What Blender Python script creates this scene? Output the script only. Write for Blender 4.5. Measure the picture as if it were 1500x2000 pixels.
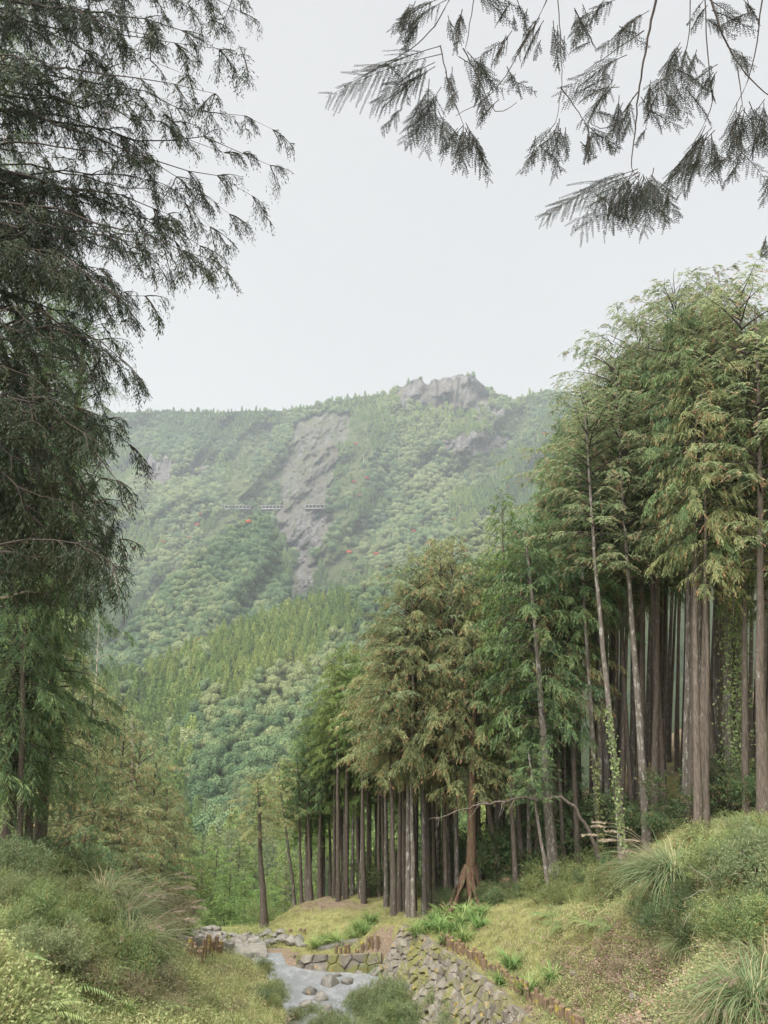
import bpy, bmesh, math, random
import numpy as np
from mathutils import Vector, Matrix

for o in list(bpy.data.objects):
    bpy.data.objects.remove(o)
scn = bpy.context.scene
COL = scn.collection
PI = math.pi

# ------------------------------------------------------------------ camera
PITCH = math.radians(13.0)
ZC = 14.0                                   # eye height above the world's zero
FPX = 1500.0                                # focal length in pixels of the 1500x2000 photograph
cam_d = bpy.data.cameras.new('camera')
cam = bpy.data.objects.new('camera', cam_d)
COL.objects.link(cam)
cam.location = (0, 0, ZC)
cam.rotation_euler = (PI/2 + PITCH, 0, 0)
cam_d.sensor_fit = 'VERTICAL'
cam_d.sensor_height = 24.0
cam_d.lens = 18.0
cam_d.clip_start = 0.1
cam_d.clip_end = 9000.0
scn.camera = cam

# ------------------------------------------------------------------ sky, sun, exposure
SUN_EL, SUN_AZ = math.radians(58), math.radians(215)     # azimuth clockwise from +Y (view direction): behind, to the left
world = bpy.data.worlds.new('World')
scn.world = world
world.use_nodes = True
wn, wl = world.node_tree.nodes, world.node_tree.links
wn.clear()
wo = wn.new('ShaderNodeOutputWorld')
bg = wn.new('ShaderNodeBackground')
sky = wn.new('ShaderNodeTexSky')
sky.sky_type = 'NISHITA'
sky.sun_disc = False
sky.sun_elevation = SUN_EL
sky.sun_rotation = SUN_AZ
sky.dust_density = 4.0
hs = wn.new('ShaderNodeHueSaturation')
hs.inputs['Saturation'].default_value = 0.25
hs.inputs['Value'].default_value = 0.12
cl = wn.new('ShaderNodeTexNoise')
cl.inputs['Scale'].default_value = 2.2
cl.inputs['Detail'].default_value = 3
cr = wn.new('ShaderNodeValToRGB')
cr.color_ramp.elements[0].position = 0.3
cr.color_ramp.elements[0].color = (2.2, 2.22, 2.26, 1)
cr.color_ramp.elements[1].position = 0.7
cr.color_ramp.elements[1].color = (2.32, 2.33, 2.35, 1)
mx = wn.new('ShaderNodeMixRGB')
mx.inputs['Fac'].default_value = 0.93       # closed cloud cover over the clear sky
bg.inputs['Strength'].default_value = 0.05
wl.new(sky.outputs[0], hs.inputs['Color'])
wl.new(hs.outputs[0], mx.inputs['Color1'])
wl.new(cl.outputs['Fac'], cr.inputs[0])
wl.new(cr.outputs[0], mx.inputs['Color2'])
wl.new(mx.outputs[0], bg.inputs['Color'])
wl.new(bg.outputs[0], wo.inputs['Surface'])
sun_d = bpy.data.lights.new('sun', 'SUN')
sun_d.energy = 1.5
sun_d.angle = math.radians(60)
sun_d.color = (1.0, 0.975, 0.935)
sun = bpy.data.objects.new('sun', sun_d)
COL.objects.link(sun)
sdir = Vector((math.sin(SUN_AZ)*math.cos(SUN_EL), math.cos(SUN_AZ)*math.cos(SUN_EL), math.sin(SUN_EL)))
sun.rotation_euler = (-sdir).to_track_quat('-Z', 'Y').to_euler()
sun.location = (0, 0, 60)
vs = scn.view_settings
vs.view_transform = 'Standard'
vs.look = 'None'
vs.gamma = 1.0
vs.exposure = 2.75
vs.use_curve_mapping = False
cy = scn.cycles
cy.max_bounces = 6
cy.diffuse_bounces = 4
cy.glossy_bounces = 2
cy.transmission_bounces = 3
cy.volume_bounces = 1
cy.transparent_max_bounces = 4
cy.caustics_reflective = False
cy.caustics_refractive = False
cy.use_denoising = True

# ------------------------------------------------------------------ helpers
rng = np.random.default_rng(7)
random.seed(7)
CP, SP = math.cos(PITCH), math.sin(PITCH)

def ray(px, py):
    dx = (np.asarray(px, float)-750)/FPX
    dy = (1000-np.asarray(py, float))/FPX
    yy = CP-dy*SP
    return dx/yy, (SP+dy*CP)/yy             # x and z per metre of forward distance

def P(px, py, Y):                            # the point on a pixel's ray at forward distance Y
    a, b = ray(px, py)
    return Vector((float(a)*Y, float(Y), ZC+float(b)*Y))

def hsh(i, j, s):
    n = (i.astype(np.int64)*374761393+j.astype(np.int64)*668265263+s*974634541) & 0x7fffffff
    n = ((n ^ (n >> 13))*1274126177) & 0x7fffffff
    return ((n ^ (n >> 16)) & 0xffff)/65535.0

def vnoise(x, y, s=0):
    x = np.asarray(x, float); y = np.asarray(y, float)
    i = np.floor(x).astype(np.int64); j = np.floor(y).astype(np.int64)
    u = x-i; v = y-j
    u = u*u*(3-2*u); v = v*v*(3-2*v)
    a = hsh(i, j, s); b = hsh(i+1, j, s); c = hsh(i, j+1, s); d = hsh(i+1, j+1, s)
    return (a*(1-u)+b*u)*(1-v)+(c*(1-u)+d*u)*v

def fbm(x, y, o=4, s=0):
    t = 0; a = .5
    for k in range(o):
        t = t+a*vnoise(x*2**k, y*2**k, s+k*17); a *= .5
    return t/(1-.5**o)

def unit(a):
    return a/np.maximum(np.linalg.norm(a, axis=-1, keepdims=True), 1e-9)

def mesh_np(name, V, Q, attrs=None, smooth=False):
    """mesh from numpy: V (n,3), Q (m,3 or 4)"""
    me = bpy.data.meshes.new(name)
    V = np.asarray(V, np.float32); Q = np.asarray(Q, np.int32)
    k = Q.shape[1]
    me.vertices.add(len(V)); me.vertices.foreach_set('co', V.ravel())
    me.loops.add(Q.size); me.loops.foreach_set('vertex_index', Q.ravel())
    me.polygons.add(len(Q)); me.polygons.foreach_set('loop_start', np.arange(len(Q), dtype=np.int32)*k)
    if smooth:
        me.polygons.foreach_set('use_smooth', np.ones(len(Q), bool))
    me.update(calc_edges=True)
    for n, a in (attrs or {}).items():
        at = me.attributes.new(n, 'FLOAT', 'POINT')
        at.data.foreach_set('value', np.asarray(a, np.float32).ravel())
    return me

def obj(name, me, mat=None, parent=None, loc=None):
    o = bpy.data.objects.new(name, me)
    COL.objects.link(o)
    if mat is not None and me is not None and not me.materials:
        me.materials.append(mat)
    if parent is not None:
        o.parent = parent
    if loc is not None:
        o.location = loc
    return o

def tag(o, label=None, cat=None, group=None, kind=None):
    if label: o['label'] = label
    if cat: o['category'] = cat
    if group: o['group'] = group
    if kind: o['kind'] = kind
    return o

def thing(name, label, cat, loc=(0, 0, 0), group=None, rz=0):
    o = obj(name, None, loc=loc)
    o.rotation_euler = (0, 0, rz)
    o.empty_display_size = .3
    return tag(o, label, cat, group)

ORD = ['first', 'second', 'third', 'fourth', 'fifth', 'sixth', 'seventh', 'eighth', 'ninth', 'tenth', 'eleventh', 'twelfth', 'thirteenth',
       'fourteenth', 'fifteenth', 'sixteenth', 'seventeenth', 'eighteenth', 'nineteenth', 'twentieth']
TENS = {2: 'twenty', 3: 'thirty', 4: 'forty', 5: 'fifty', 6: 'sixty'}
def ordinal(n):                              # 0-based
    if n < 20: return ORD[n]
    t, r = divmod(n+1, 10)
    return TENS[t][:-1]+'ieth' if r == 0 else TENS[t]+'-'+ORD[r-1]

def tube(pts, rad, sides=8, cap=False):
    pts = np.asarray(pts, float); n = len(pts)
    rad = np.broadcast_to(np.asarray(rad, float), (n,))
    tg = unit(np.gradient(pts, axis=0))
    ref = np.where(np.abs(tg[:, 2:3]) > .9, np.array([[1., 0, 0]]), np.array([[0, 0, 1.]]))
    a = unit(np.cross(tg, ref)); b = np.cross(tg, a)
    th = np.linspace(0, 2*PI, sides, endpoint=False)
    V = pts[:, None]+rad[:, None, None]*(np.cos(th)[None, :, None]*a[:, None]+np.sin(th)[None, :, None]*b[:, None])
    i = np.arange(n-1)[:, None]*sides; j = np.arange(sides)[None]; jn = (j+1) % sides
    Q = np.stack([i+j, i+jn, i+sides+jn, i+sides+j], -1).reshape(-1, 4)
    return V.reshape(-1, 3), Q

def join(parts):
    Vs, Qs, o = [], [], 0
    for V, Q in parts:
        Vs.append(V); Qs.append(np.asarray(Q)+o); o += len(V)
    return np.concatenate(Vs), np.concatenate(Qs)

def leafmesh(name, base, d, nrm, L, W, tint, tip, mid=.45):
    """one four-cornered leaf for each row"""
    base = base.reshape(-1, 3); d = unit(d.reshape(-1, 3)); nrm = nrm.reshape(-1, 3)
    L = L.reshape(-1, 1); W = W.reshape(-1, 1)
    side = unit(np.cross(d, nrm))
    up = np.cross(side, d)
    V = np.stack([base, base+d*L*mid+side*W/2+up*W*.12, base+d*L, base+d*L*mid-side*W/2+up*W*.12], 1).reshape(-1, 3)
    Q = np.arange(len(V)).reshape(-1, 4)
    return mesh_np(name, V, Q, {'tint': np.repeat(tint.ravel(), 4), 'tip': np.repeat(tip.ravel(), 4)})

def inpoly(x, y, poly):
    x = np.asarray(x, float); y = np.asarray(y, float)
    r = np.zeros(x.shape, bool); n = len(poly)
    for i in range(n):
        x1, y1 = poly[i]; x2, y2 = poly[(i+1) % n]
        c = ((y1 > y) != (y2 > y)) & (x < (x2-x1)*(y-y1)/(y2-y1+1e-12)+x1)
        r ^= c
    return r

# ------------------------------------------------------------------ materials
class N:
    def __init__(s, name):
        s.m = bpy.data.materials.new(name); s.m.use_nodes = True
        s.t = s.m.node_tree; s.t.nodes.clear()
        s.out = s.new('ShaderNodeOutputMaterial')
    def new(s, t, **k):
        n = s.t.nodes.new(t)
        for a, v in k.items(): setattr(n, a, v)
        return n
    def link(s, a, b): s.t.links.new(a, b)
    def attr(s, name, typ='GEOMETRY'):
        n = s.new('ShaderNodeAttribute', attribute_name=name, attribute_type=typ); return n.outputs['Fac']
    def coord(s, which='Object', scale=(1, 1, 1)):
        c = s.new('ShaderNodeTexCoord'); m = s.new('ShaderNodeMapping'); m.inputs['Scale'].default_value = scale
        s.link(c.outputs[which], m.inputs['Vector']); return m.outputs[0]
    def pos(s, scale=(1, 1, 1)):
        c = s.new('ShaderNodeNewGeometry'); m = s.new('ShaderNodeMapping'); m.inputs['Scale'].default_value = scale
        s.link(c.outputs['Position'], m.inputs['Vector']); return m.outputs[0]
    def noise(s, vec, scale, detail=4, rough=.55):
        n = s.new('ShaderNodeTexNoise'); n.inputs['Scale'].default_value = scale; n.inputs['Detail'].default_value = detail
        n.inputs['Roughness'].default_value = rough
        if vec is not None: s.link(vec, n.inputs['Vector'])
        return n.outputs['Fac']
    def ramp(s, fac, stops):
        r = s.new('ShaderNodeValToRGB'); e = r.color_ramp.elements
        while len(e) < len(stops): e.new(.5)
        for k, (p, c) in enumerate(stops):
            e[k].position = p; e[k].color = (*c, 1) if len(c) == 3 else c
        s.link(fac, r.inputs[0]); return r.outputs[0]
    def mix(s, f, a, b):
        n = s.new('ShaderNodeMixRGB')
        for v, i in ((f, 'Fac'), (a, 'Color1'), (b, 'Color2')):
            if isinstance(v, (int, float)): n.inputs[i].default_value = v
            elif isinstance(v, tuple): n.inputs[i].default_value = (*v, 1)
            else: s.link(v, n.inputs[i])
        return n.outputs[0]
    def math(s, op, a, b=None):
        n = s.new('ShaderNodeMath', operation=op)
        for k, v in enumerate((a, b)):
            if v is None: continue
            if isinstance(v, (int, float)): n.inputs[k].default_value = v
            else: s.link(v, n.inputs[k])
        return n.outputs[0]
    def hsv(s, col, h=None, v=None, sat=None):
        n = s.new('ShaderNodeHueSaturation'); s.link(col, n.inputs['Color'])
        for k, x in (('Hue', h), ('Value', v), ('Saturation', sat)):
            if x is None: continue
            if isinstance(x, (int, float)): n.inputs[k].default_value = x
            else: s.link(x, n.inputs[k])
        return n.outputs[0]
    def mapr(s, f, a, b, c, d):
        n = s.new('ShaderNodeMapRange')
        for k, v in zip(('From Min', 'From Max', 'To Min', 'To Max'), (a, b, c, d)): n.inputs[k].default_value = v
        s.link(f, n.inputs['Value']); return n.outputs[0]
    def surf(s, col, rough=.85, bump=None, bs=.3, bd=.02, trans=0, spec=.25):
        p = s.new('ShaderNodeBsdfPrincipled')
        if isinstance(col, tuple): p.inputs['Base Color'].default_value = (*col, 1)
        else: s.link(col, p.inputs['Base Color'])
        if isinstance(rough, (int, float)): p.inputs['Roughness'].default_value = rough
        else: s.link(rough, p.inputs['Roughness'])
        p.inputs['Specular IOR Level'].default_value = spec
        if bump is not None:
            b = s.new('ShaderNodeBump'); b.inputs['Strength'].default_value = bs; b.inputs['Distance'].default_value = bd
            s.link(bump, b.inputs['Height']); s.link(b.outputs[0], p.inputs['Normal'])
        sh = p.outputs[0]
        if trans:
            t = s.new('ShaderNodeBsdfTranslucent'); s.link(col, t.inputs['Color'])
            m = s.new('ShaderNodeMixShader'); m.inputs[0].default_value = trans
            s.link(sh, m.inputs[1]); s.link(t.outputs[0], m.inputs[2]); sh = m.outputs[0]
        s.link(sh, s.out.inputs['Surface']); return s.m

def leaf_mat(name, dark, mid, lite, tipc, trans=.38, var=.12, instancer=False, rough=.6, hue=.03):
    """colour by each leaf's own tint, withered or coned tips, and one shade for each plant"""
    n = N(name)
    c = n.ramp(n.attr('tint'), [(0, dark), (.5, mid), (1, lite)])
    c = n.mix(n.attr('tip'), c, tipc)
    oi = n.new('ShaderNodeObjectInfo').outputs['Random']
    if instancer: oi = n.attr('pick', 'INSTANCER')
    c = n.hsv(c, h=n.mapr(oi, 0, 1, .5-hue, .5+hue*.6), v=n.mapr(n.math('FRACT', n.math('MULTIPLY', oi, 7.31)), 0, 1, 1-var, 1+var*1.4))
    return n.surf(c, rough, trans=trans)

M = {}
M['cedar_leaf'] = leaf_mat('cedar_leaf', (0.059, 0.109, 0.055), (0.125, 0.209, 0.088), (0.261, 0.344, 0.139), (0.417, 0.230, 0.127), hue=.02)
M['dark_cedar_leaf'] = leaf_mat('dark_cedar_leaf', (0.029, 0.053, 0.030), (0.059, 0.093, 0.044), (0.126, 0.155, 0.069), (0.212, 0.118, 0.069), trans=.25, hue=.01)
M['near_cedar_leaf'] = leaf_mat('near_cedar_leaf', (0.017, 0.031, 0.018), (0.034, 0.054, 0.026), (0.073, 0.090, 0.041), (0.123, 0.068, 0.041), trans=.25, hue=.01)  # darker cedar copy: backlit silhouette put into the leaf colour
M['fresh_leaf'] = leaf_mat('fresh_leaf', (0.083, 0.138, 0.040), (0.172, 0.263, 0.073), (0.295, 0.385, 0.131), (0.327, 0.215, 0.121), trans=.35, hue=.02)
M['cypress_leaf'] = leaf_mat('cypress_leaf', (0.113, 0.158, 0.079), (0.225, 0.279, 0.137), (0.396, 0.457, 0.258), (0.471, 0.232, 0.167), hue=.02)
M['olive_leaf'] = leaf_mat('olive_leaf', (0.112, 0.155, 0.070), (0.234, 0.273, 0.119), (0.420, 0.438, 0.208), (0.562, 0.292, 0.153), hue=.02)
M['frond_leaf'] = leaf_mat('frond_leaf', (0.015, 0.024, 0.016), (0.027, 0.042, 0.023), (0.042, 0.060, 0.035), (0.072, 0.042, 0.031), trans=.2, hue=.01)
M['shrub_leaf'] = leaf_mat('shrub_leaf', (0.105, 0.147, 0.052), (0.217, 0.271, 0.103), (0.375, 0.426, 0.190), (0.359, 0.251, 0.103), hue=.025)
M['grey_shrub_leaf'] = leaf_mat('grey_shrub_leaf', (0.119, 0.158, 0.074), (0.224, 0.283, 0.133), (0.367, 0.420, 0.239), (0.315, 0.236, 0.133), hue=.02)
M['dark_shrub_leaf'] = leaf_mat('dark_shrub_leaf', (0.059, 0.098, 0.044), (0.119, 0.177, 0.074), (0.220, 0.279, 0.131), (0.338, 0.203, 0.131), hue=.03)
M['yellow_herb_leaf'] = leaf_mat('yellow_herb_leaf', (0.148, 0.159, 0.080), (0.262, 0.255, 0.136), (0.388, 0.352, 0.224), (0.342, 0.213, 0.161), hue=.03)
M['reed_leaf'] = leaf_mat('reed_leaf', (0.085, 0.125, 0.051), (0.170, 0.225, 0.101), (0.310, 0.360, 0.203), (0.460, 0.370, 0.223), trans=.35, hue=.02)
M['lily_leaf'] = leaf_mat('lily_leaf', (.1, .17, .05), (.2, .31, .095), (.34, .45, .17), (.4, .38, .18), trans=.35, hue=.02)
M['fern_leaf'] = leaf_mat('fern_leaf', (0.119, 0.175, 0.058), (0.224, 0.299, 0.115), (0.367, 0.424, 0.191), (0.394, 0.299, 0.191), trans=.35, hue=.02)
M['plume'] = leaf_mat('plume', (.32, .26, .18), (.45, .38, .28), (.58, .5, .39), (.42, .32, .24), trans=.35, hue=.01)
M['grass_leaf'] = leaf_mat('grass_leaf', (0.180, 0.239, 0.074), (0.315, 0.363, 0.136), (0.465, 0.461, 0.232), (0.598, 0.435, 0.317), trans=.3, instancer=True, hue=.02, var=.2)
M['herb_leaf'] = leaf_mat('herb_leaf', (0.149, 0.196, 0.074), (0.269, 0.301, 0.127), (0.418, 0.404, 0.210), (0.405, 0.239, 0.168), trans=.3, instancer=True, hue=.03, var=.2)
M['litter_leaf'] = leaf_mat('litter_leaf', (0.126, 0.084, 0.061), (0.210, 0.147, 0.109), (0.315, 0.231, 0.178), (0.273, 0.126, 0.082), trans=.1, instancer=True, hue=.015, var=.25)

def far_mat(name, stops):
    n = N(name)
    pick = n.attr('pick', 'INSTANCER')
    c = n.ramp(pick, stops)
    t = n.attr('tint')
    c = n.hsv(c, v=n.mapr(t, 0, 1, .62, 1.4))
    return n.surf(c, .8, trans=.3)
M['far_broad'] = far_mat('far_broadleaf', [(0, (0.095, 0.162, 0.077)), (.35, (0.151, 0.226, 0.104)), (.6, (0.221, 0.283, 0.126)), (.85, (0.300, 0.334, 0.158)), (.95, (0.348, 0.299, 0.172)), (1, (0.371, 0.341, 0.254))])
M['far_conifer'] = far_mat('far_conifer', [(0, (0.136, 0.209, 0.073)), (.5, (0.231, 0.324, 0.096)), (.85, (0.348, 0.399, 0.129)), (1, (0.463, 0.437, 0.170))])
M['far_red'] = leaf_mat('far_red_leaf', (0.357, 0.066, 0.042), (0.525, 0.100, 0.060), (0.600, 0.158, 0.090), (0.420, 0.106, 0.060), hue=.03, var=.25)

def bark(name, a, b, lichen, ls=.56):
    n = N(name)
    v = n.coord('Object', (7, 7, .9))
    f = n.noise(v, 3.0, 6, .65)
    c = n.ramp(f, [(.3, a), (.62, b)])
    v2 = n.pos((1, 1, .35))
    l = n.noise(v2, 8.5, 6, .75)
    c = n.mix(n.ramp(l, [(ls, (0, 0, 0)), (ls+.08, (1, 1, 1))]), c, lichen)
    oi = n.new('ShaderNodeObjectInfo').outputs['Random']
    c = n.hsv(c, v=n.mapr(oi, 0, 1, .75, 1.3))
    return n.surf(c, .95, bump=f, bs=.8, bd=.03)
M['bark'] = bark('cedar_bark', (.055, .044, .036), (.14, .113, .092), (.24, .225, .195), .58)
M['pale_bark'] = bark('lichened_bark', (.085, .07, .058), (.165, .142, .12), (.36, .345, .31), .53)
M['red_bark'] = bark('reddish_bark', (.06, .035, .024), (.17, .1, .066), (.14, .16, .07), .53)
M['dead_wood'] = bark('dead_wood', (.25, .21, .16), (.42, .37, .3), (.5, .47, .42), .6)
M['twig'] = bark('twig_bark', (.028, .022, .019), (.065, .05, .04), (.2, .18, .15), .66)
n = N('cut_wood')
M['stake'] = n.surf(n.mix(n.ramp(n.noise(n.pos((1, 1, 1)), 6, 4), [(.56, (0, 0, 0)), (.64, (1, 1, 1))]),
                          n.ramp(n.noise(n.coord('Object', (10, 10, 1.5)), 3), [(.3, (.11, .075, .05)), (.7, (.26, .185, .12))]), (.36, .29, .06)), .95, bump=n.noise(n.coord('Object', (12, 12, 1.2)), 3), bs=.7)

def stone_mat(name, a, b, moss=.5, lich=.6):
    n = N(name)
    v = n.pos()
    f = n.noise(v, 2.6, 7, .65)
    c = n.ramp(f, [(.3, a), (.7, b)])
    oi = n.new('ShaderNodeObjectInfo').outputs['Random']
    c = n.hsv(c, v=n.mapr(oi, 0, 1, .72, 1.3))
    m = n.noise(n.pos(), 1.1, 6, .7)
    c = n.mix(n.ramp(m, [(moss, (0, 0, 0)), (moss+.09, (.85, .85, .85))]), c, (.2, .2, .055))
    l = n.noise(n.pos((1.3, 1.3, 1.3)), 2.3, 5, .7)
    c = n.mix(n.ramp(l, [(lich, (0, 0, 0)), (lich+.05, (.9, .9, .9))]), c, (.42, .28, .06))
    g = n.noise(n.pos(), 19, 5, .7)
    c = n.mix(n.ramp(g, [(.35, (.35, .35, .35)), (.6, (0, 0, 0))]), c, (.08, .075, .065))
    return n.surf(c, .92, bump=n.math('ADD', f, g), bs=.7, bd=.04)
M['wall_stone'] = stone_mat('wall_stone', (.13, .114, .09), (.29, .26, .215), .48, .6)
M['river_stone'] = stone_mat('river_stone', (.12, .112, .096), (.3, .28, .245), .62, .64)
M['concrete'] = stone_mat('weathered_concrete', (.17, .16, .135), (.3, .28, .24), .58, .68)
n = N('joint_soil'); M['joint'] = n.surf(n.ramp(n.noise(n.pos(), 8), [(.3, (.03, .027, .02)), (.7, (.09, .08, .05))]), 1)

# ground: turf, straw and bare earth in patches of their own
n = N('ground_turf')
f1 = n.noise(n.pos(), .55, 5, .6); f2 = n.noise(n.pos(), 3.5, 6, .7); f3 = n.noise(n.pos(), 16, 6, .75)
c = n.ramp(f2, [(.25, (.15, .16, .055)), (.5, (.25, .24, .095)), (.75, (.35, .31, .15))])
soil = n.ramp(f3, [(.3, (.12, .085, .058)), (.55, (.25, .19, .135)), (.75, (.38, .31, .24))])
bare = n.attr('bare')
fac = n.math('ADD', bare, n.mapr(f1, .35, .65, -.25, .25))
fac = n.math('ADD', fac, n.mapr(f2, .3, .7, -.2, .2))
c = n.mix(n.ramp(fac, [(.42, (0, 0, 0)), (.62, (1, 1, 1))]), c, soil)
M['ground'] = n.surf(c, 1, bump=n.math('ADD', f2, f3), bs=.9, bd=.06, spec=.1)

n = N('stream_water')
v = n.pos((1, .55, 1))
w1 = n.noise(v, 3.2, 5, .65); w2 = n.noise(v, 1.1, 3)
foam = n.ramp(n.noise(n.pos((1, .7, 1)), 2.4, 6, .72), [(.48, (0, 0, 0)), (.72, (.8, .8, .8))])
c = n.mix(foam, (.23, .24, .245), (.4, .415, .43))
M['water'] = n.surf(c, n.mapr(w2, .3, .7, .08, .22), bump=w1, bs=.35, bd=.06, spec=.6)

n = N('mountain_slope')
rock = n.attr('rock'); gr = n.attr('open')
v = n.pos()
vn = n.pos((1, 1, .3))
r1 = n.noise(vn, .06, 8, .68); r2 = n.noise(v, .012, 4)
cr_ = n.ramp(r1, [(.32, (.075, .07, .066)), (.5, (.21, .194, .185)), (.68, (.38, .355, .34))])
r3 = n.noise(v, .22, 5, .75)
cr_ = n.mix(n.ramp(r3, [(.42, (.75, .75, .75)), (.56, (0, 0, 0))]), cr_, (.06, .058, .055))
cr_ = n.mix(n.ramp(r2, [(.45, (0, 0, 0)), (.62, (.8, .8, .8))]), cr_, (.155, .13, .105))
cg = n.ramp(n.noise(v, .03, 6, .7), [(.3, (.06, .08, .032)), (.7, (.14, .155, .07))])
cf = n.ramp(n.noise(v, .05, 5, .7), [(.3, (.035, .055, .022)), (.7, (.085, .105, .04))])
c = n.mix(gr, cf, cg); c = n.mix(rock, c, cr_)
M['slope'] = n.surf(c, 1, bump=n.math('ADD', r1, r3), bs=1.0, bd=9, spec=.1)
n = N('gallery_concrete'); M['gallery'] = n.surf(n.ramp(n.noise(n.pos(), .3, 4), [(.3, (.2, .195, .19)), (.7, (.31, .3, .29))]), .9)
n = N('gallery_shade'); M['gallery_in'] = n.surf((.05, .05, .05), 1)  # shade inside the bays, painted as a near-black back wall

# ------------------------------------------------------------------ near ground
S = 1.3
CTRL = [(100,1950,10),(300,1950,12.5),(0,1850,9.5),(230,1880,13),(120,1800,13),(60,1700,20),(0,1690,20),(140,1690,21),(260,1780,18),
 (330,1862,20),(400,1895,19),(450,1950,17),(520,1905,22),(300,1990,11.5),(500,1990,17),
 (320,1868,28),(440,1855,28.5),(400,1838,31),(480,1845,31),(560,1852,29),(640,1866,27.6),(740,1866,27.2),(700,1800,31),(600,1768,35),
 (650,1750,37),(517,1812,36),(577,1764,36.5),(556,1784,35.5),(610,1757,37),(770,1788,32),(830,1785,31.5),(830,1793,28),(800,1815,26),(900,1850,22.5),(1040,2000,17),(1100,1992,15.6),
 (915,1760,28),(980,1724,28),(1075,1745,25),(1082,1730,26),(1175,1697,26),(1220,1700,24),(1265,1658,24),(1350,1613,22.5),(1400,1593,23.5),
 (1450,1590,23.5),(1295,1607,27),(1400,1700,15),(1300,1750,16),(1200,1800,17),(1200,1900,14.6),(1350,1900,12),(1450,1950,10),
 (1480,1800,11.5),(1480,1650,16),(1200,2000,14)]
cp = [tuple(P(a, b, y*S)) for a, b, y in CTRL]
for x, y, z in [(-8,4,-4),(8,4,-3.5),(0,4,-6.5),(0,-5,-6),(-12,-5,-4),(12,-5,-3),(-13,12,-3),(13,12,-2),(12,40,-4),(25,35,0),(5,48,-9.5),(20,60,-4),(35,55,3),
                (45,40,6),(45,80,4),(-15,26,-4.6),(-26,30,-3),(-20,45,-9),(-10,46,-13),(-5,44,-13.5),(-8,62,-22),(5,66,-18),(-30,60,-12),(-3,85,-30),(20,90,-14),(-30,90,-24),(18,25,-1),(28,15,2),(-25,10,-2)]:
    cp.append((x*S, y*S, ZC+z*S))
cp = np.array(cp)
cc = cp[:, :2]
K = -np.linalg.norm(cc[:, None]-cc[None], axis=2)-np.eye(len(cc))*-.0
A = np.zeros((len(cc)+3,)*2); A[:len(cc), :len(cc)] = K+np.eye(len(cc))*-.35
A[:len(cc), -3] = 1; A[:len(cc), -2:] = cc; A[-3, :len(cc)] = 1; A[-2:, :len(cc)] = cc.T
sol = np.linalg.solve(A, np.r_[cp[:, 2], 0, 0, 0])
def bank(x, y):
    x = np.asarray(x, float); y = np.asarray(y, float); sh = x.shape
    p = np.stack([x.ravel(), y.ravel()], 1)
    k = -np.sqrt(((p[:, None]-cc[None])**2).sum(2)+.4)
    return (k@sol[:-3]+sol[-3]+p@sol[-2:]).reshape(sh)
WATER = ZC-8.6*S
# retaining wall line (top edge) in plan, near to far, then the end turning away
WT = [np.array(P(a, b, y*S)) for a, b, y in [(1160,2080,13.6),(1040,2000,17),(960,1925,20),(880,1866,23),(815,1822,25.6),(790,1812,26.6),(800,1800,28.2)]]
WTOP = np.array(WT)
# channel outline in plan
chan = [(w[0]-.05, w[1]) for w in WT[:6]]
chan += [tuple(P(745,1893,27.0*S))[:2], tuple(P(580,1893,27.4*S))[:2], tuple(P(560,1872,28.6*S))[:2], tuple(P(440,1872,28.3*S))[:2], (-14*S*.62, 27*S),
         tuple(P(450,1885,24.6*S))[:2], tuple(P(515,1915,23.4*S))[:2], tuple(P(530,1955,21.2*S))[:2], tuple(P(570,2030,18*S))[:2], (-1.6*S, 12*S), (-1*S, 4*S), (2.6*S, 4*S)]
def sdist(x, y, poly):
    x = np.asarray(x, float); y = np.asarray(y, float)
    d = np.full(x.shape, 1e9)
    for i in range(len(poly)):
        ax, ay = poly[i]; bx, by = poly[(i+1) % len(poly)]
        vx, vy = bx-ax, by-ay
        t = np.clip(((x-ax)*vx+(y-ay)*vy)/(vx*vx+vy*vy+1e-9), 0, 1)
        d = np.minimum(d, np.hypot(x-ax-t*vx, y-ay-t*vy))
    return np.where(inpoly(x, y, poly), -d, d)
def height(x, y):
    x = np.asarray(x, float); y = np.asarray(y, float)
    b = bank(x, y)+(fbm(x*.9, y*.9, 4, 3)-.5)*.5
    d = sdist(x, y, chan)
    dw = np.full(x.shape, 1e9); zw = np.zeros(x.shape)
    for i in range(len(WT)-1):
        (ax, ay, az), (bx2, by2, bz2) = WT[i], WT[i+1]
        vx, vy = bx2-ax, by2-ay; t = np.clip(((x-ax)*vx+(y-ay)*vy)/(vx*vx+vy*vy), 0, 1); e = np.hypot(x-ax-t*vx, y-ay-t*vy)
        zw = np.where(e < dw, az+(bz2-az)*t, zw); dw = np.minimum(dw, e)
    ww = np.clip(1.25-dw/2.2, 0, 1); ww = ww*ww*(3-2*ww)
    b = b*(1-ww)+(zw-.06+np.clip(d, 0, 2.5)*.1)*ww
    bed = WATER-.28+(fbm(x*.8+9, y*.8, 4, 5)-.5)*.75
    bed = np.where(y < 20.5*S, bed+np.clip((20.5*S-y)/6, 0, 1)*.9, bed)
    w = np.clip((-d+.05)/.75, 0, 1)
    return b*(1-w)+np.minimum(bed, b)*w
GX, GY = np.meshgrid(np.arange(-48, 66, .36), np.arange(-6, 112, .36))
GZ = height(GX, GY)
def H(x, y):                                 # bilinear on the built sheet
    fx = (np.asarray(x, float)+48)/.36; fy = (np.asarray(y, float)+6)/.36
    i = np.clip(np.floor(fx).astype(int), 0, GX.shape[1]-2); j = np.clip(np.floor(fy).astype(int), 0, GX.shape[0]-2)
    u = fx-i; v = fy-j
    return (GZ[j, i]*(1-u)+GZ[j, i+1]*u)*(1-v)+(GZ[j+1, i]*(1-u)+GZ[j+1, i+1]*u)*v
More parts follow.
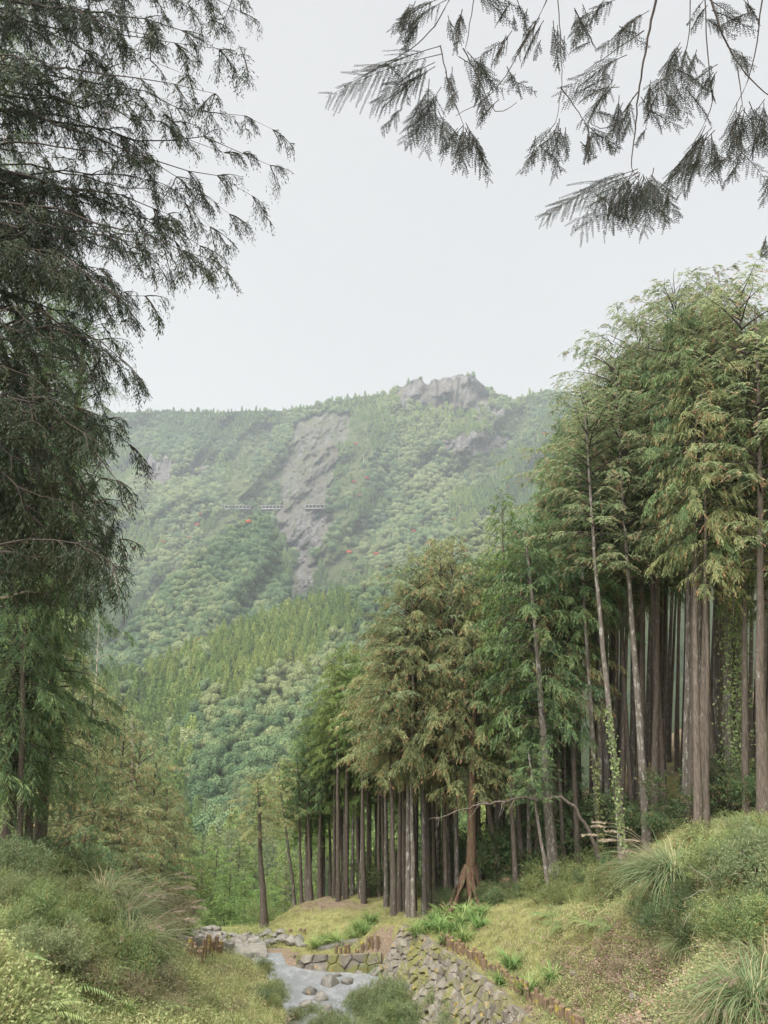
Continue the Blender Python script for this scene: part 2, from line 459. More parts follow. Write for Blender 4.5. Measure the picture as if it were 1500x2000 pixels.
def G(px, py, y0=6, y1=105):                 # where a pixel's ray meets the ground
    a, b = ray(px, py)
    ys = np.arange(y0, y1, .08)
    below = (ZC+b*ys) < H(a*ys, ys)
    k = int(np.argmax(below)) if below.any() else len(ys)-1
    return Vector((float(a*ys[k]), float(ys[k]), float(H(a*ys[k], ys[k]))))
nx, ny = GX.shape[1], GX.shape[0]
idx = np.arange(nx*ny).reshape(ny, nx)
def project(x, y, z):
    x = np.asarray(x, float); z = np.asarray(z, float)-ZC
    f = y*CP+z*SP; u = -y*SP+z*CP
    f = np.where(f > .1, f, np.nan)
    return 750+FPX*x/f, 1000-FPX*u/f
gpx, gpy = project(GX, GY, GZ)
bare = np.zeros(GX.shape)
def blob(px, py, rx, ry, a): 
    return a*np.exp(-(((gpx-px)/rx)**2+((gpy-py)/ry)**2))
with np.errstate(all='ignore'):
    for q in [(1200,1890,130,70,.75),(1330,1960,130,60,.6),(1300,1720,120,60,.3),(640,1765,110,22,.7),(820,1790,60,16,.5),(1040,1830,70,50,.15),(1120,1960,60,60,.3),(420,1960,60,30,.2)]:
        bare += np.nan_to_num(blob(*q))
bare += np.where(sdist(GX, GY, chan) < .3, .8, 0)
bare += np.where((GX > 3) & (GY > 34*S), .6, 0)
ground_me = mesh_np('ground', np.stack([GX, GY, GZ], -1).reshape(-1, 3),
                    np.stack([idx[:-1, :-1], idx[:-1, 1:], idx[1:, 1:], idx[1:, :-1]], -1).reshape(-1, 4), {'bare': bare}, True)
tag(obj('ground', ground_me, M['ground']), kind='structure')

# ------------------------------------------------------------------ far hills
def interp(pts, u):
    p = np.array(pts, float); return np.interp(u, p[:, 0], p[:, 1]), np.interp(u, p[:, 0], p[:, 2])

SCAR = [(588,815),(640,806),(697,810),(688,845),(664,900),(650,950),(640,990),(645,1030),(618,1085),(622,1130),(600,1165),(560,1192),(560,1150),(575,1100),(545,1050),(524,1005),(548,985),(528,930),(556,880)]
SCARW = [(640,985),(660,1040),(650,1100),(625,1150),(600,1165),(560,1195),(545,1190),(580,1110),(530,1000)]
CLIFF = [[(855,872),(895,850),(930,840),(1000,858),(1003,878),(930,893),(866,891)], [(262,915),(300,885),(345,905),(342,945),(292,952)], [(366,898),(392,890),(396,930),(372,940)],
         [(764,778),(800,742),(835,736),(925,728),(955,762),(972,792),(905,803),(835,797),(784,793)], [(514,834),(524,816),(533,832),(533,852),(515,852)], [(950,790),(985,800),(970,815),(940,810)]]
STRIP = [(498,985),(523,1003),(430,1062),(330,1165),(255,1238),(200,1300),(175,1275),(260,1195),(360,1090),(440,1015)]
OPEN = [[(690,830),(672,900),(655,950),(650,990),(700,985),(720,930),(730,870),(715,830)], [(480,860),(540,860),(530,930),(545,985),(430,985),(440,930)],
        [(640,1000),(690,1000),(730,1060),(700,1130),(640,1150),(620,1120)], [(860,830),(1010,800),(1060,840),(1000,855),(930,835)], [(900,900),(1000,890),(960,950),(850,940)]]

def sheet(name, crest, foot, u0, u1, nu, nv, relief, seed, back=250, ee=1.0, rocky=False, slant=.8, creep=0):
    u = np.linspace(u0, u1, nu); cpy, cY = interp(crest, u); fpy, fY = interp(foot, u)
    v = np.linspace(0, 1, nv)
    PY = fpy[None]*(1-v[:, None])+cpy[None]*v[:, None]
    Y = fY[None]+(cY-fY)[None]*v[:, None]**ee
    U = np.broadcast_to(u[None], PY.shape)
    rn = 1-np.abs(fbm((U+slant*PY)/120, (PY-.25*U)/260, 4, seed)*2-1)*1.0     # spurs and gullies running down to the left
    rn = rn+.5*(fbm(U/55, PY/55, 4, seed+5)-.5)
    fade = np.clip((1-v)/.06, 0, 1)[:, None]*np.clip(v/.1, 0, 1)[:, None]
    Y = Y-relief*(rn-.75)*fade
    rock = np.zeros(PY.shape); opn = np.zeros(PY.shape)
    if rocky:
        wx = U+(fbm(U/12, PY/12, 4, 71)-.5)*44; wy = PY+(fbm(U/12, PY/12, 4, 72)-.5)*34
        scar = inpoly(wx, wy, SCAR)
        rock = scar*(.82+.18*inpoly(wx, wy, SCARW))*np.clip((fbm(U/9, PY/34, 4, 66)-.2)*3.4, .4, 1)
        for c in CLIFF:
            cl_ = inpoly(wx, wy, c)
            rock = np.maximum(rock, cl_*1.0)
            Y = Y+np.where(cl_, 44*np.abs(fbm(U/13, PY/60, 3, 21)-.5)*2+26*np.abs(fbm(U/6.5, PY/30, 2, 24)-.5)*2+16*(fbm(U/9, PY/7, 2, 27)-.5)-14, 0)
        Y = Y+np.where(scar, 26*(fbm(U/11+PY/30, PY/15, 5, 31)-.5)+14*(fbm(U/4, PY/4, 2, 35)-.5)+14, 0)
        for q in OPEN+[STRIP]:
            opn = np.maximum(opn, inpoly(wx, wy, q)*1.0)
        opn = np.maximum(opn, inpoly(wx, wy, SCAR)*1.)
    a, b = ray(U, PY)
    V = np.stack([a*Y, Y, ZC+b*Y], -1)
    # the far side of the crest falls away
    bk = V[-1].copy(); bk[:, 1] += back; bk[:, 2] -= back*.8
    V2 = np.concatenate([V, bk[None]], 0)
    # the foot runs on below
    ft = V[0].copy(); ft[:, 2] -= 60; ft[:, 1] += 25
    V2 = np.concatenate([ft[None], V2], 0)
    R = np.concatenate([rock[:1], rock, rock[-1:]*0], 0); O = np.concatenate([opn[:1], opn, opn[-1:]*0], 0)
    n1, n2 = V2.shape[0], V2.shape[1]
    ix = np.arange(n1*n2).reshape(n1, n2)
    me = mesh_np(name, V2.reshape(-1, 3), np.stack([ix[:-1, :-1], ix[:-1, 1:], ix[1:, 1:], ix[1:, :-1]], -1).reshape(-1, 4), {'rock': R, 'open': O}, True)
    tag(obj(name, me, M['slope']), kind='structure')
    return dict(V=V, U=U, PY=PY, rock=rock, open=opn)

CRESTM = [(-300,850,2000),(100,822,1950),(230,806,1900),(300,804,1880),(350,803,1870),(420,806,1850),(480,802,1840),(540,803,1830),(580,800,1820),(610,792,1810),(640,786,1800),(700,775,1790),(740,771,1785),(765,768,1780),
          (785,757,1775),(800,745,1772),(812,740,1771),(824,739,1770),(828,748,1770),(838,752,1770),(842,743,1770),(850,739,1770),(858,743,1770),(866,737,1770),(880,737,1770),(888,733,1770),(902,730,1770),(908,734,1770),(914,731,1770),(926,735,1772),(938,747,1776),(952,758,1782),(970,769,1790),(990,776,1800),(1008,785,1810),(1022,779,1820),(1040,768,1830),(1060,764,1840),(1100,770,1870),(1200,790,1900),(1400,770,1950),(1900,800,2000)]
FOOTM = [(-300,1380,850),(150,1380,850),(520,1300,900),(600,1255,920),(800,1230,950),(1100,1150,1020),(1900,1150,1050)]
mount = sheet('mountain', CRESTM, FOOTM, -250, 1500, 820, 310, 210, 11, 400, .9, True)
CRESTS = [(-300,1520,600),(100,1395,730),(150,1340,770),(200,1290,810),(260,1222,870),(350,1122,950),(430,1052,1010),(480,1018,1050),(505,1002,1075),(520,1008,1080),(532,1040,1060),(545,1085,1030),(556,1130,1000),(566,1175,960),(590,1230,900),(640,1300,850)]
FOOTS = [(-300,1560,560),(150,1390,690),(640,1390,700)]
spur = sheet('spur_hill', CRESTS, FOOTS, -200, 630, 300, 130, 65, 23, 200, 1.0)
CRESTR = [(-400,1480,330),(100,1375,430),(190,1338,480),(300,1306,520),(430,1243,560),(560,1190,620),(640,1168,650),(700,1152,680),(790,1105,740),(900,1045,820),(1100,965,950),(1500,900,1100),(2200,880,1200)]
FOOTR = [(-400,1830,150),(300,1830,150),(560,1800,150),(800,1760,170),(2200,1700,200)]
ridge = sheet('forested_ridge', CRESTR, FOOTR, -350, 2000, 520, 240, 38, 37, 250, 1.25)
# low ground under everything, out to the horizon
bme = mesh_np('valley', np.array([(-2300, -200, -104), (2300, -200, -104), (2300, 2700, -104), (-2300, 2700, -104)], float), np.array([[0, 1, 2, 3]]), {'rock': np.zeros(4), 'open': np.zeros(4)})
tag(obj('valley_floor', bme, M['slope']), kind='structure')

# ------------------------------------------------------------------ leaves on branches
def crown_paths(r, Hc, R, n, prof, up, droop, jit=.12, h0=0):
    ps = []
    for i in range(n):
        q = (i+r.uniform(0, 1))/n
        h = h0+(Hc-h0)*q
        az = i*2.39996+r.normal(0, .35)
        L = R*prof(q)*r.choice([.55, .75, .9, 1.0, 1.12, 1.25])*r.uniform(.9, 1.1)+.15; u2 = up+.75*q*q
        t = np.linspace(0, 1, 7)
        rr = L*t; z = h+L*(u2*t-droop*t*t)*r.uniform(.7, 1.3)
        a = az+np.cumsum(r.normal(0, jit, 7))*t
        ps.append(np.stack([rr*np.cos(a), rr*np.sin(a), z], 1))
    return ps

def foliage(r, paths, per_m, bl=(.35, .8), m=9, leaf=(.16, .3), wid=(.03, .05), hang=.6, spread=.6, flat=0., tipp=.15, t0=.15, curl=.6, droop=.5, taper=.55):
    B, T, TT, cnt = [], [], [], []
    for p in paths:
        seg = np.linalg.norm(np.diff(p, axis=0), axis=1); L = seg.sum(); k = max(3, int(L*per_m*r.uniform(.75, 1.2))); cnt.append(k)
        t = np.sort(t0+(1-t0)*r.uniform(0, 1, k)**.85)
        cum = np.r_[0, np.cumsum(seg)]/L
        B.append(np.stack([np.interp(t, cum, p[:, c]) for c in range(3)], 1))
        tg = unit(np.gradient(p, axis=0)); T.append(np.stack([np.interp(t, cum, tg[:, c]) for c in range(3)], 1)); TT.append(t)
    B = np.concatenate(B); T = unit(np.concatenate(T)); TT = np.concatenate(TT); n = len(B)
    lat = unit(np.cross(T, np.array([0, 0, 1.]))+1e-6)*r.choice([-1, 1], n)[:, None]
    d = unit(T*r.uniform(.3, .9, n)[:, None]+lat*r.uniform(.3, 1.1, n)[:, None]*spread*1.4+np.array([0, 0, -1.])*hang*r.uniform(.2, 1.2, n)[:, None]+r.normal(0, .22, (n, 3))*(1-flat*.6))
    l = r.uniform(*bl, n)*(1-taper*TT)
    s = (np.arange(m)[None]+r.uniform(0, 1, (n, m)))/m
    sl = s*l[:, None]
    down = np.array([0, 0, -1.])
    pos = B[:, None]+d[:, None]*sl[..., None]+down*(droop*sl**2/np.maximum(l[:, None], .1))[..., None]
    dd = unit(d[:, None]+down*(2*droop*s)[..., None])
    sd = unit(np.cross(dd, np.array([0, 0, 1.]))+1e-6)*np.where((np.arange(m) % 2)[None, :, None] == 0, 1, -1)
    ld = unit(dd+sd*spread*r.uniform(.4, 1.2, (n, m))[..., None]+down*(hang*curl*r.uniform(.2, 1.2, (n, m)))[..., None]+r.normal(0, .25*(1-flat), (n, m, 3)))
    nr = unit(np.array([0, 0, 1.])*(.3+flat)+r.normal(0, 1., (n, m, 3))*(1-flat*.75))
    LL = r.uniform(*leaf, (n, m))*(1.1-.4*s); WW = r.uniform(*wid, (n, m))
    pb = np.repeat(r.normal(0, .15, len(paths)), cnt)
    tint = np.clip(r.normal(.45, .15, n)[:, None]+pb[:, None]+.22*(s-.4)+r.normal(0, .13, (n, m)), 0, 1)
    tp = (r.uniform(0, 1, n) < tipp)[:, None]*np.clip((s-.35)*2, 0, 1)*r.uniform(.3, 1, (n, m))
    return pos, ld, nr, LL, WW, tint, tp

def limbs(paths, r0=.04, r1=.008, sides=4):
    return join([tube(p[:-2], np.linspace(.8*r0*min(1.2, np.linalg.norm(p[-1]-p[0])/2.5), r1*.5, len(p)-2), sides) for p in paths])

cone = lambda q: (1-q)**.75*(.35+.65*min(1, q/.16))+.06
colm = lambda q: (1-q**2.2)**.8*(.55+.45*min(1, q/.2))+.06
broad = lambda q: math.sin(PI*min(.97, .16+.8*q))**.8
CROWN = {}
def make_crown(key, seed, Hc, R, n, prof, up, droop, fol, limb=True):
    r = np.random.default_rng(seed)
    ps = crown_paths(r, Hc, R, n, prof, up, droop)
    f = leafmesh(key, *foliage(r, ps, **fol))
    V, Q = limbs(ps, .05, .01, 3)
    CROWN[key] = (f, mesh_np(key+'_limbs', V, Q), Hc)
CED = dict(per_m=9.5, bl=(.4, .95), m=11, leaf=(.15, .28), wid=(.022, .04), hang=.55, spread=.55, tipp=.1)
CYP = dict(per_m=9.5, bl=(.4, .9), m=15, leaf=(.09, .17), wid=(.02, .036), hang=.28, spread=.85, flat=.4, tipp=.28, droop=.38)
OLI = dict(per_m=9.5, bl=(.4, .9), m=11, leaf=(.15, .28), wid=(.022, .04), hang=.5, spread=.6, flat=.25, tipp=.3, droop=.55)
for k in range(3):
    make_crown('cedar%d' % k, 100+k, 10, 2.4, 84, colm, .35, .6, CED)
    make_crown('cypress%d' % k, 200+k, 10, 3.2, 74, broad, .4, .42, CYP)
    make_crown('olive%d' % k, 300+k, 10, 2.7, 84, colm, .3, .55, OLI)
    make_crown('cone%d' % k, 400+k, 10, 2.1, 120, cone, .35, .6, dict(CED, per_m=8, hang=.3))

def trunk_mesh(pts, r0, r1, flare=1.5, sides=9, seed=0):
    pts = np.asarray(pts, float); n = len(pts)
    t = np.linspace(0, 1, n)
    rad = r0+(r1-r0)*t
    rad = rad*(1+(flare-1)*np.exp(-t*n*1.1))
    V, Q = tube(pts, rad, sides)
    rr = np.random.default_rng(seed)
    V = V+rr.normal(0, .03*r0, V.shape)
    return mesh_np('trunk', V, Q, smooth=True)

def tree(name, label, cat, base, top, r0, cb, R, crown, leaf, bk='bark', group=None, bend=.15, seed=0, az=None, r1=None, cs=None):
    """base, top: world points; cb: fraction of the height where the crown starts; R: crown radius scale"""
    base = Vector(base); top = Vector(top); d = top-base
    root = thing(name, label, cat, base-Vector((0, 0, .1)), group)
    rr = np.random.default_rng(seed)
    n = 12; t = np.linspace(0, 1, n)
    w = np.cumsum(rr.normal(0, bend*.18, (n, 2)), axis=0)*np.sin(t*PI)[:, None]
    pts = np.stack([d.x*t+w[:, 0], d.y*t+w[:, 1], d.z*t*(.93 if crown else .985)], 1); pts[0, 2] -= .4
    obj('trunk', trunk_mesh(pts, r0, r1 or .03, 1.45, 9, seed), M[bk], root)
    if crown:
        f, lm, hc = CROWN[crown]
        h = d.z*(1-cb)
        for nm, me, mt in (('crown', f, leaf), ('limbs', lm, 'twig')):
            o = shared(nm, me, mt, root)
            o.location = (d.x*(cb+.45*(1-cb)), d.y*(cb+.45*(1-cb)), d.z*cb)
            o.scale = (R, R, h/hc*.96)
            o.rotation_euler = (0, 0, rr.uniform(0, 6.28) if az is None else az)
    return root
def shared(nm, me, mt, parent):               # one mesh for all, the colour kept on the object
    if not me.materials: me.materials.append(M[mt])
    o = obj(nm, me, None, parent)
    o.material_slots[0].link = 'OBJECT'; o.material_slots[0].material = M[mt]
    return o

# ------------------------------------------------------------------ far forest
def ico(sub):
    bm = bmesh.new(); bmesh.ops.create_icosphere(bm, subdivisions=sub, radius=1)
    V = np.array([v.co[:] for v in bm.verts]); F = np.array([[v.index for v in f.verts] for f in bm.faces]); bm.free(); return V, F

def far_broad(seed, n=1700):
    r = np.random.default_rng(seed)
    lob = unit(r.normal(0, 1, (13, 3))); lob[:, 2] = np.abs(lob[:, 2])*.8; lob = lob*np.array([.62, .62, .5]); lr = r.uniform(.34, .55, 13)
    k = r.integers(0, 13, n); dn = unit(r.normal(0, 1, (n, 3))+np.array([0, 0, .5]))
    p = lob[k]+dn*lr[k][:, None]*r.uniform(.85, 1.05, n)[:, None]
    p[:, 2] += .35
    d = unit(np.cross(dn, r.normal(0, 1, (n, 3)))+dn*.25)
    return leafmesh('far_broad%d' % seed, p-d*.1, d, dn, r.uniform(.09, .17, n), r.uniform(.07, .12, n), np.clip(r.normal(.5, .2, n), 0, 1), np.zeros(n), .5)

def far_cone(seed, n=420):
    r = np.random.default_rng(seed)
    q = r.uniform(0, 1, n)**1.3; az = r.uniform(0, 6.28, n)
    lobe = 1+.25*np.sin(az*3+q*17+seed)+.15*np.sin(az*5-q*31)
    rad = (1-q)**.8*.42*lobe*r.uniform(.75, 1.05, n)+.02
    p = np.stack([rad*np.cos(az), rad*np.sin(az), .08+q*1.35], 1)
    o = np.stack([np.cos(az), np.sin(az), np.full(n, .4)], 1)
    d = unit(o*.5+np.array([0, 0, .5])+r.normal(0, .35, (n, 3)))
    return leafmesh('far_cone%d' % seed, p-d*.08, d, unit(o+r.normal(0, .3, (n, 3))), r.uniform(.14, .26, n), r.uniform(.08, .14, n), np.clip(r.normal(.5, .22, n), 0, 1), np.zeros(n), .5)

def gn_scatter(name, me, pts, rot, scl, pick, mat, label, cat, kind='stuff'):
    """one mass: the plant mesh repeated on points with their own turn, size and shade"""
    me.materials.clear(); me.materials.append(mat)
    proto = bpy.data.objects.new(name+'_plant', me)
    pm = bpy.data.meshes.new(name)
    pts = np.asarray(pts, np.float32)
    pm.vertices.add(len(pts)); pm.vertices.foreach_set('co', pts.ravel())
    a = pm.attributes.new('rot', 'FLOAT_VECTOR', 'POINT'); a.data.foreach_set('vector', np.asarray(rot, np.float32).ravel())
    a = pm.attributes.new('scl', 'FLOAT_VECTOR', 'POINT'); a.data.foreach_set('vector', np.asarray(scl, np.float32).ravel())
    a = pm.attributes.new('pick', 'FLOAT', 'POINT'); a.data.foreach_set('value', np.asarray(pick, np.float32).ravel())
    o = obj(name, pm); tag(o, label, cat, None, kind)
    ng = bpy.data.node_groups.new(name, 'GeometryNodeTree')
    ng.interface.new_socket('Geometry', in_out='INPUT', socket_type='NodeSocketGeometry')
    ng.interface.new_socket('Geometry', in_out='OUTPUT', socket_type='NodeSocketGeometry')
    nd, lk = ng.nodes, ng.links
    gi = nd.new('NodeGroupInput'); go = nd.new('NodeGroupOutput')
    oi = nd.new('GeometryNodeObjectInfo'); oi.inputs['Object'].default_value = proto; oi.inputs['As Instance'].default_value = True
    ip = nd.new('GeometryNodeInstanceOnPoints')
    def na(nm, ty):
        q = nd.new('GeometryNodeInputNamedAttribute'); q.data_type = ty; q.inputs['Name'].default_value = nm; return q.outputs['Attribute']
    e2r = nd.new('FunctionNodeEulerToRotation')
    lk.new(na('rot', 'FLOAT_VECTOR'), e2r.inputs[0])
    lk.new(gi.outputs[0], ip.inputs['Points']); lk.new(oi.outputs['Geometry'], ip.inputs['Instance'])
    lk.new(e2r.outputs[0], ip.inputs['Rotation']); lk.new(na('scl', 'FLOAT_VECTOR'), ip.inputs['Scale'])
    lk.new(ip.outputs[0], go.inputs[0])
    md = o.modifiers.new('scatter', 'NODES'); md.node_group = ng
    return o

def scatter_sheet(sh, n, dmin, r, ok):
    """points on a hill sheet, even over its real area, thinned to a spacing"""
    V = sh['V']; a = V[:-1, :-1]; b = V[:-1, 1:]; c = V[1:, :-1]
    ar = np.linalg.norm(np.cross(b-a, c-a), axis=-1).ravel(); ar /= ar.sum()
    f = r.choice(len(ar), n, p=ar); j, i = np.divmod(f, V.shape[1]-1)
    u, v = r.uniform(0, 1, n)[:, None], r.uniform(0, 1, n)[:, None]
    p = (V[j, i]*(1-u)+V[j, i+1]*u)*(1-v)+(V[j+1, i]*(1-u)+V[j+1, i+1]*u)*v
    px, py = sh['U'][j, i], sh['PY'][j, i]
    keep = ok(px, py, sh['rock'][j, i], sh['open'][j, i])
    p, px, py = p[keep], px[keep], py[keep]
    seen = {}; out = []
    for k in range(len(p)):
        x, y, z = p[k]
        g = (int(x//dmin), int(y//dmin), int(z//dmin)); bad = False
        for dx in (-1, 0, 1):
            for dy in (-1, 0, 1):
                for dz in (-1, 0, 1):
                    for q in seen.get((g[0]+dx, g[1]+dy, g[2]+dz), ()):
                        if (p[q, 0]-x)**2+(p[q, 1]-y)**2+(p[q, 2]-z)**2 < dmin*dmin: bad = True; break
                    if bad: break
                if bad: break
            if bad: break
        if not bad:
            seen.setdefault(g, []).append(k); out.append(k)
    return p[out], px[out], py[out]

r = np.random.default_rng(5)
inview = lambda px, py: (px > 90) & (px < 1230)
def plant_far(name, pts, px, py, size, maker, mat, label, patch=120, seeds=(1, 2, 3), hs=1.3, cat='forest', bias=0):
    n = len(pts); part = r.integers(0, len(seeds), n)
    pk = np.clip(.5+(fbm(px/patch, py/patch, 3, 91)-.5)*1.3+r.normal(0, .2, n)+bias-.08, 0, .82)
    for k, sd in enumerate(seeds):
        s = part == k
        if not s.any(): continue
        z = r.uniform(.5, 1.5, s.sum())*size
        rot = np.stack([r.normal(0, .06, s.sum()), r.normal(0, .06, s.sum()), r.uniform(0, 6.28, s.sum())], 1)
        gn_scatter(name, maker(sd), pts[s]+np.stack([np.zeros(s.sum()), np.zeros(s.sum()), r.uniform(-.25, .3, s.sum())*size], 1), rot, np.stack([z, z*r.uniform(.85, 1.15, s.sum()), z*hs*r.uniform(.8, 1.3, s.sum())], 1), pk[s], mat, label[k % len(label)], cat)
conn = lambda px, py: fbm(px/90, py/70, 3, 55) > .56
p, px, py = scatter_sheet(mount, 90000, 6.6, r, lambda px, py, ro, op: inview(px, py) & (ro < .3) & ((op < .5) | (r.uniform(0, 1, len(px)) < .06)))
print('mountain', len(p))
c_ = conn(px, py) | (py < 850) & (r.uniform(0, 1, len(px)) < .45)
plant_far('mountain_forest', p[~c_], px[~c_], py[~c_], 5.7, far_broad, M['far_broad'], ['hazy green broadleaf forest covering the mountain slope'])
plant_far('mountain_conifers', p[c_], px[c_], py[c_], 6.6, far_cone, M['far_conifer'], ['hazy dark conifers standing in patches and along the mountain ridge'], hs=1.1, bias=-.2)
p, px, py = scatter_sheet(mount, 16000, 4, r, lambda px, py, ro, op: inview(px, py) & (op > .5) & (ro < .9) & (r.uniform(0, 1, len(px)) < np.where(ro > .2, np.where(fbm(px/11, py/34, 3, 93) > .55, .25, .03), .9)))
plant_far('slope_scrub', p, px, py, 2.6, far_broad, M['far_broad'], ['low pale scrub growing over the open mountain slopes and landslide edges'], seeds=(7,), hs=.7, cat='scrub', bias=.35)
p, px, py = scatter_sheet(spur, 26000, 5.6, r, lambda px, py, ro, op: px > 90)
print('spur', len(p))
plant_far('spur_forest', p, px, py, 5.2, far_broad, M['far_broad'], ['rounded broadleaf trees covering the spur below the road gallery'], bias=-.02)
BROADR = [(1000,960),(800,1080),(640,1165),(700,1205),(600,1300),(480,1330),(400,1400),(330,1420),(350,1560),(360,1670),(480,1640),(620,1450),(700,1300),(1000,1150)]
def isb(px, py):
    wx = px+(fbm(px/50, py/50, 3, 77)-.5)*110; wy = py+(fbm(px/50, py/50, 3, 78)-.5)*90
    return inpoly(wx, wy, BROADR) | (fbm(px/40, py/40, 3, 80) > .66)
p, px, py = scatter_sheet(ridge, 90000, 2.9, r, lambda px, py, ro, op: (px > 60) & (px < 1050) & ((py < 1680) | (px > 650)))
b_ = isb(px, py)
print('ridge', len(p))
plant_far('ridge_conifers', p[~b_], px[~b_], py[~b_], 4.0, far_cone, M['far_conifer'], ['olive green plantation conifers covering the forested ridge'], hs=1.3, bias=.12)
kb = b_ & (r.uniform(0, 1, len(p)) < .6)
plant_far('ridge_broadleaf', p[kb], px[kb], py[kb], 3.5, far_broad, M['far_broad'], ['pale rounded broadleaf trees in a band down the forested ridge'], bias=.08)

# red-leaved trees and bare snags that can be told apart on the mountain
def on_sheet(sh, px, py):
    k = np.argmin((sh['U']-px)**2+(sh['PY']-py)**2); return Vector(sh['V'].reshape(-1, 3)[k])
red_me = far_broad(31); red_me.materials.append(M['far_red'])
V, Q = tube([(0, 0, -1), (0, 0, .3)], [.05, .03], 5)
rtrunk = mesh_np('trunk', V, Q); rtrunk.materials.append(M['bark'])
REDS = [(mount,385,1030,8),(mount,372,1055,7),(mount,362,1015,5),(mount,392,1008,5),(mount,345,1085,6),(mount,262,1075,7),(mount,275,1068,6),(mount,250,1092,5),(mount,318,1063,6),(mount,695,870,5),(mount,690,945,5),
        (mount,715,937,5),(mount,712,962,4),(mount,703,972,4),(mount,778,1018,6),(mount,730,1072,6),(mount,735,1085,5),(mount,682,1083,6),(mount,698,1030,4),(mount,765,1036,5),(mount,808,1042,6),(mount,990,955,5),(mount,1040,1012,4),
        (mount,1062,850,6),(mount,890,1018,5),(mount,440,845,4),(mount,745,800,4),(spur,485,1026,7),(spur,530,1050,5),(mount,820,1030,5),
        (ridge,388,1268,5.5),(spur,283,1222,5),(mount,870,1026,6),(mount,910,1012,5),(mount,858,985,4)]
for i, (sh, px, py, s) in enumerate(REDS):
    b = on_sheet(sh, px, py)
    t = thing('red_leaved_tree', 'small red-leaved tree, a reddish dot among the green of the far slope', 'tree', b+Vector((0, 0, 1.2)), 'red autumn trees on the far slopes')
    if sh is spur: t['label'] = ('red-leaved tree at the top of the wooded spur below the road gallery' if i == 27 else 'small red tree on the right shoulder of the wooded spur' if i == 28 else 'red tree low on the left edge of the wooded spur')
    if sh is ridge: t['label'] = 'lone pinkish red tree near the crest of the forested ridge'
    c = obj('crown', red_me, None, t); c.scale = (s*1.1, s, s*.8); c.rotation_euler[2] = r.uniform(0, 6)
    k = obj('trunk', rtrunk, None, t); k.scale = (s, s, s*.8)

def snag_mesh(seed, h, rad, nb=4):
    q = np.random.default_rng(seed); parts = []
    t = np.linspace(0, 1, 8); w = np.cumsum(q.normal(0, .012*h, (8, 2)), 0)
    main = np.stack([w[:, 0], w[:, 1], h*t-.6], 1); parts.append(tube(main, np.linspace(rad, rad*.25, 8), 6))
    for k in range(nb):
        a = q.uniform(0, 6.28); i = q.integers(3, 7); l = h*q.uniform(.05, .14)
        b = main[i]; d = np.array([math.cos(a), math.sin(a), q.uniform(.1, 1.1)])
        parts.append(tube(np.stack([b+d*l*s for s in (0, .35, .7, 1)])+q.normal(0, .03*l, (4, 3)), np.linspace(rad*.35, rad*.1, 4), 4))
    V, Q = join(parts); return mesh_np('snag', V, Q, smooth=True)
for i, (sh, px, py, h, rad, lab) in enumerate([
        (mount, 712, 915, 32, .9, 'forked white dead tree right of the landslide scar'), (mount, 880, 822, 38, .8, 'tall pale dead trunk below the rocky summit'),
        (mount, 748, 828, 22, .6, 'short pale dead trunk just right of the landslide head'), (mount, 780, 905, 28, .6, 'thin white dead trunk above the green slope right of the scar'),
        (mount, 395, 850, 26, .7, 'leaning pale dead tree under the left skyline'), (mount, 322, 880, 30, .6, 'pale dead trunk above the left cliff face'), (mount, 232, 840, 24, .6, 'pale dead tree at the left end of the skyline'), (mount, 900, 1005, 18, .5, 'small bleached trunk low on the right mountain slope')]):
    tag(obj('dead_tree', snag_mesh(40+i, h, rad*1.2), M['dead_wood'], None, on_sheet(sh, px, py)), lab, 'dead tree', 'bare dead trees on the mountain')

# the road gallery cut by the slide
def boxmesh(parts):
    Vs = []; Qs = []; o = 0
    for (x0, y0, z0, x1, y1, z1) in parts:
        Vs += [(x0, y0, z0), (x1, y0, z0), (x1, y1, z0), (x0, y1, z0), (x0, y0, z1), (x1, y0, z1), (x1, y1, z1), (x0, y1, z1)]
        Qs += [[o, o+3, o+2, o+1], [o+4, o+5, o+6, o+7], [o, o+1, o+5, o+4], [o+1, o+2, o+6, o+5], [o+2, o+3, o+7, o+6], [o+3, o, o+4, o+7]]; o += 8
    return np.array(Vs, float), np.array(Qs)
def gallery(px0, px1, py, nb, lab):
    m0 = on_sheet(mount, px0, py); m1 = on_sheet(mount, px1, py); ym = on_sheet(mount, (px0+px1)/2, py).y
    Yg = min(m0.y, m1.y, ym)-6
    a = P(px0, py, Yg); b = P(px1, py, Yg); L = b.x-a.x; h = 7; w = L/nb
    t = thing('road_gallery', lab, 'gallery', (a.x, Yg, a.z-h/2), 'broken halves of the road gallery')
    V, Q = boxmesh([(-1, -.5, h*.86, L+1, 14, h*1.02)]); obj('roof', mesh_np('roof', V, Q), M['gallery'], t)
    V, Q = boxmesh([(-1, -.3, -1.2, L+1, 14, h*.1)]); obj('road_slab', mesh_np('slab', V, Q), M['gallery'], t)
    V, Q = boxmesh([(0, 5, h*.1, L, 6, h*.86)]); obj('back_wall', mesh_np('back', V, Q), M['gallery_in'], t)
    V, Q = boxmesh([(-.85, 0, h*.1, .85, 1.2, h*.86)]); cm = mesh_np('column', V, Q)
    Va, Qa = boxmesh([(-w*.32, .1, h*.62, w*.32, .9, h*.78)])
    for k in range(nb+1):
        c = obj('column', cm, M['gallery'], t, (k*w, 0, 0))
    return t
gallery(512, 574, 990, 9, 'longer pale concrete road gallery with open bays left of the landslide gully')
gallery(596, 640, 989, 6, 'shorter pale concrete road gallery right of the landslide gully')
gallery(432, 488, 990, 8, 'faint half-hidden row of gallery columns far left of the slide')


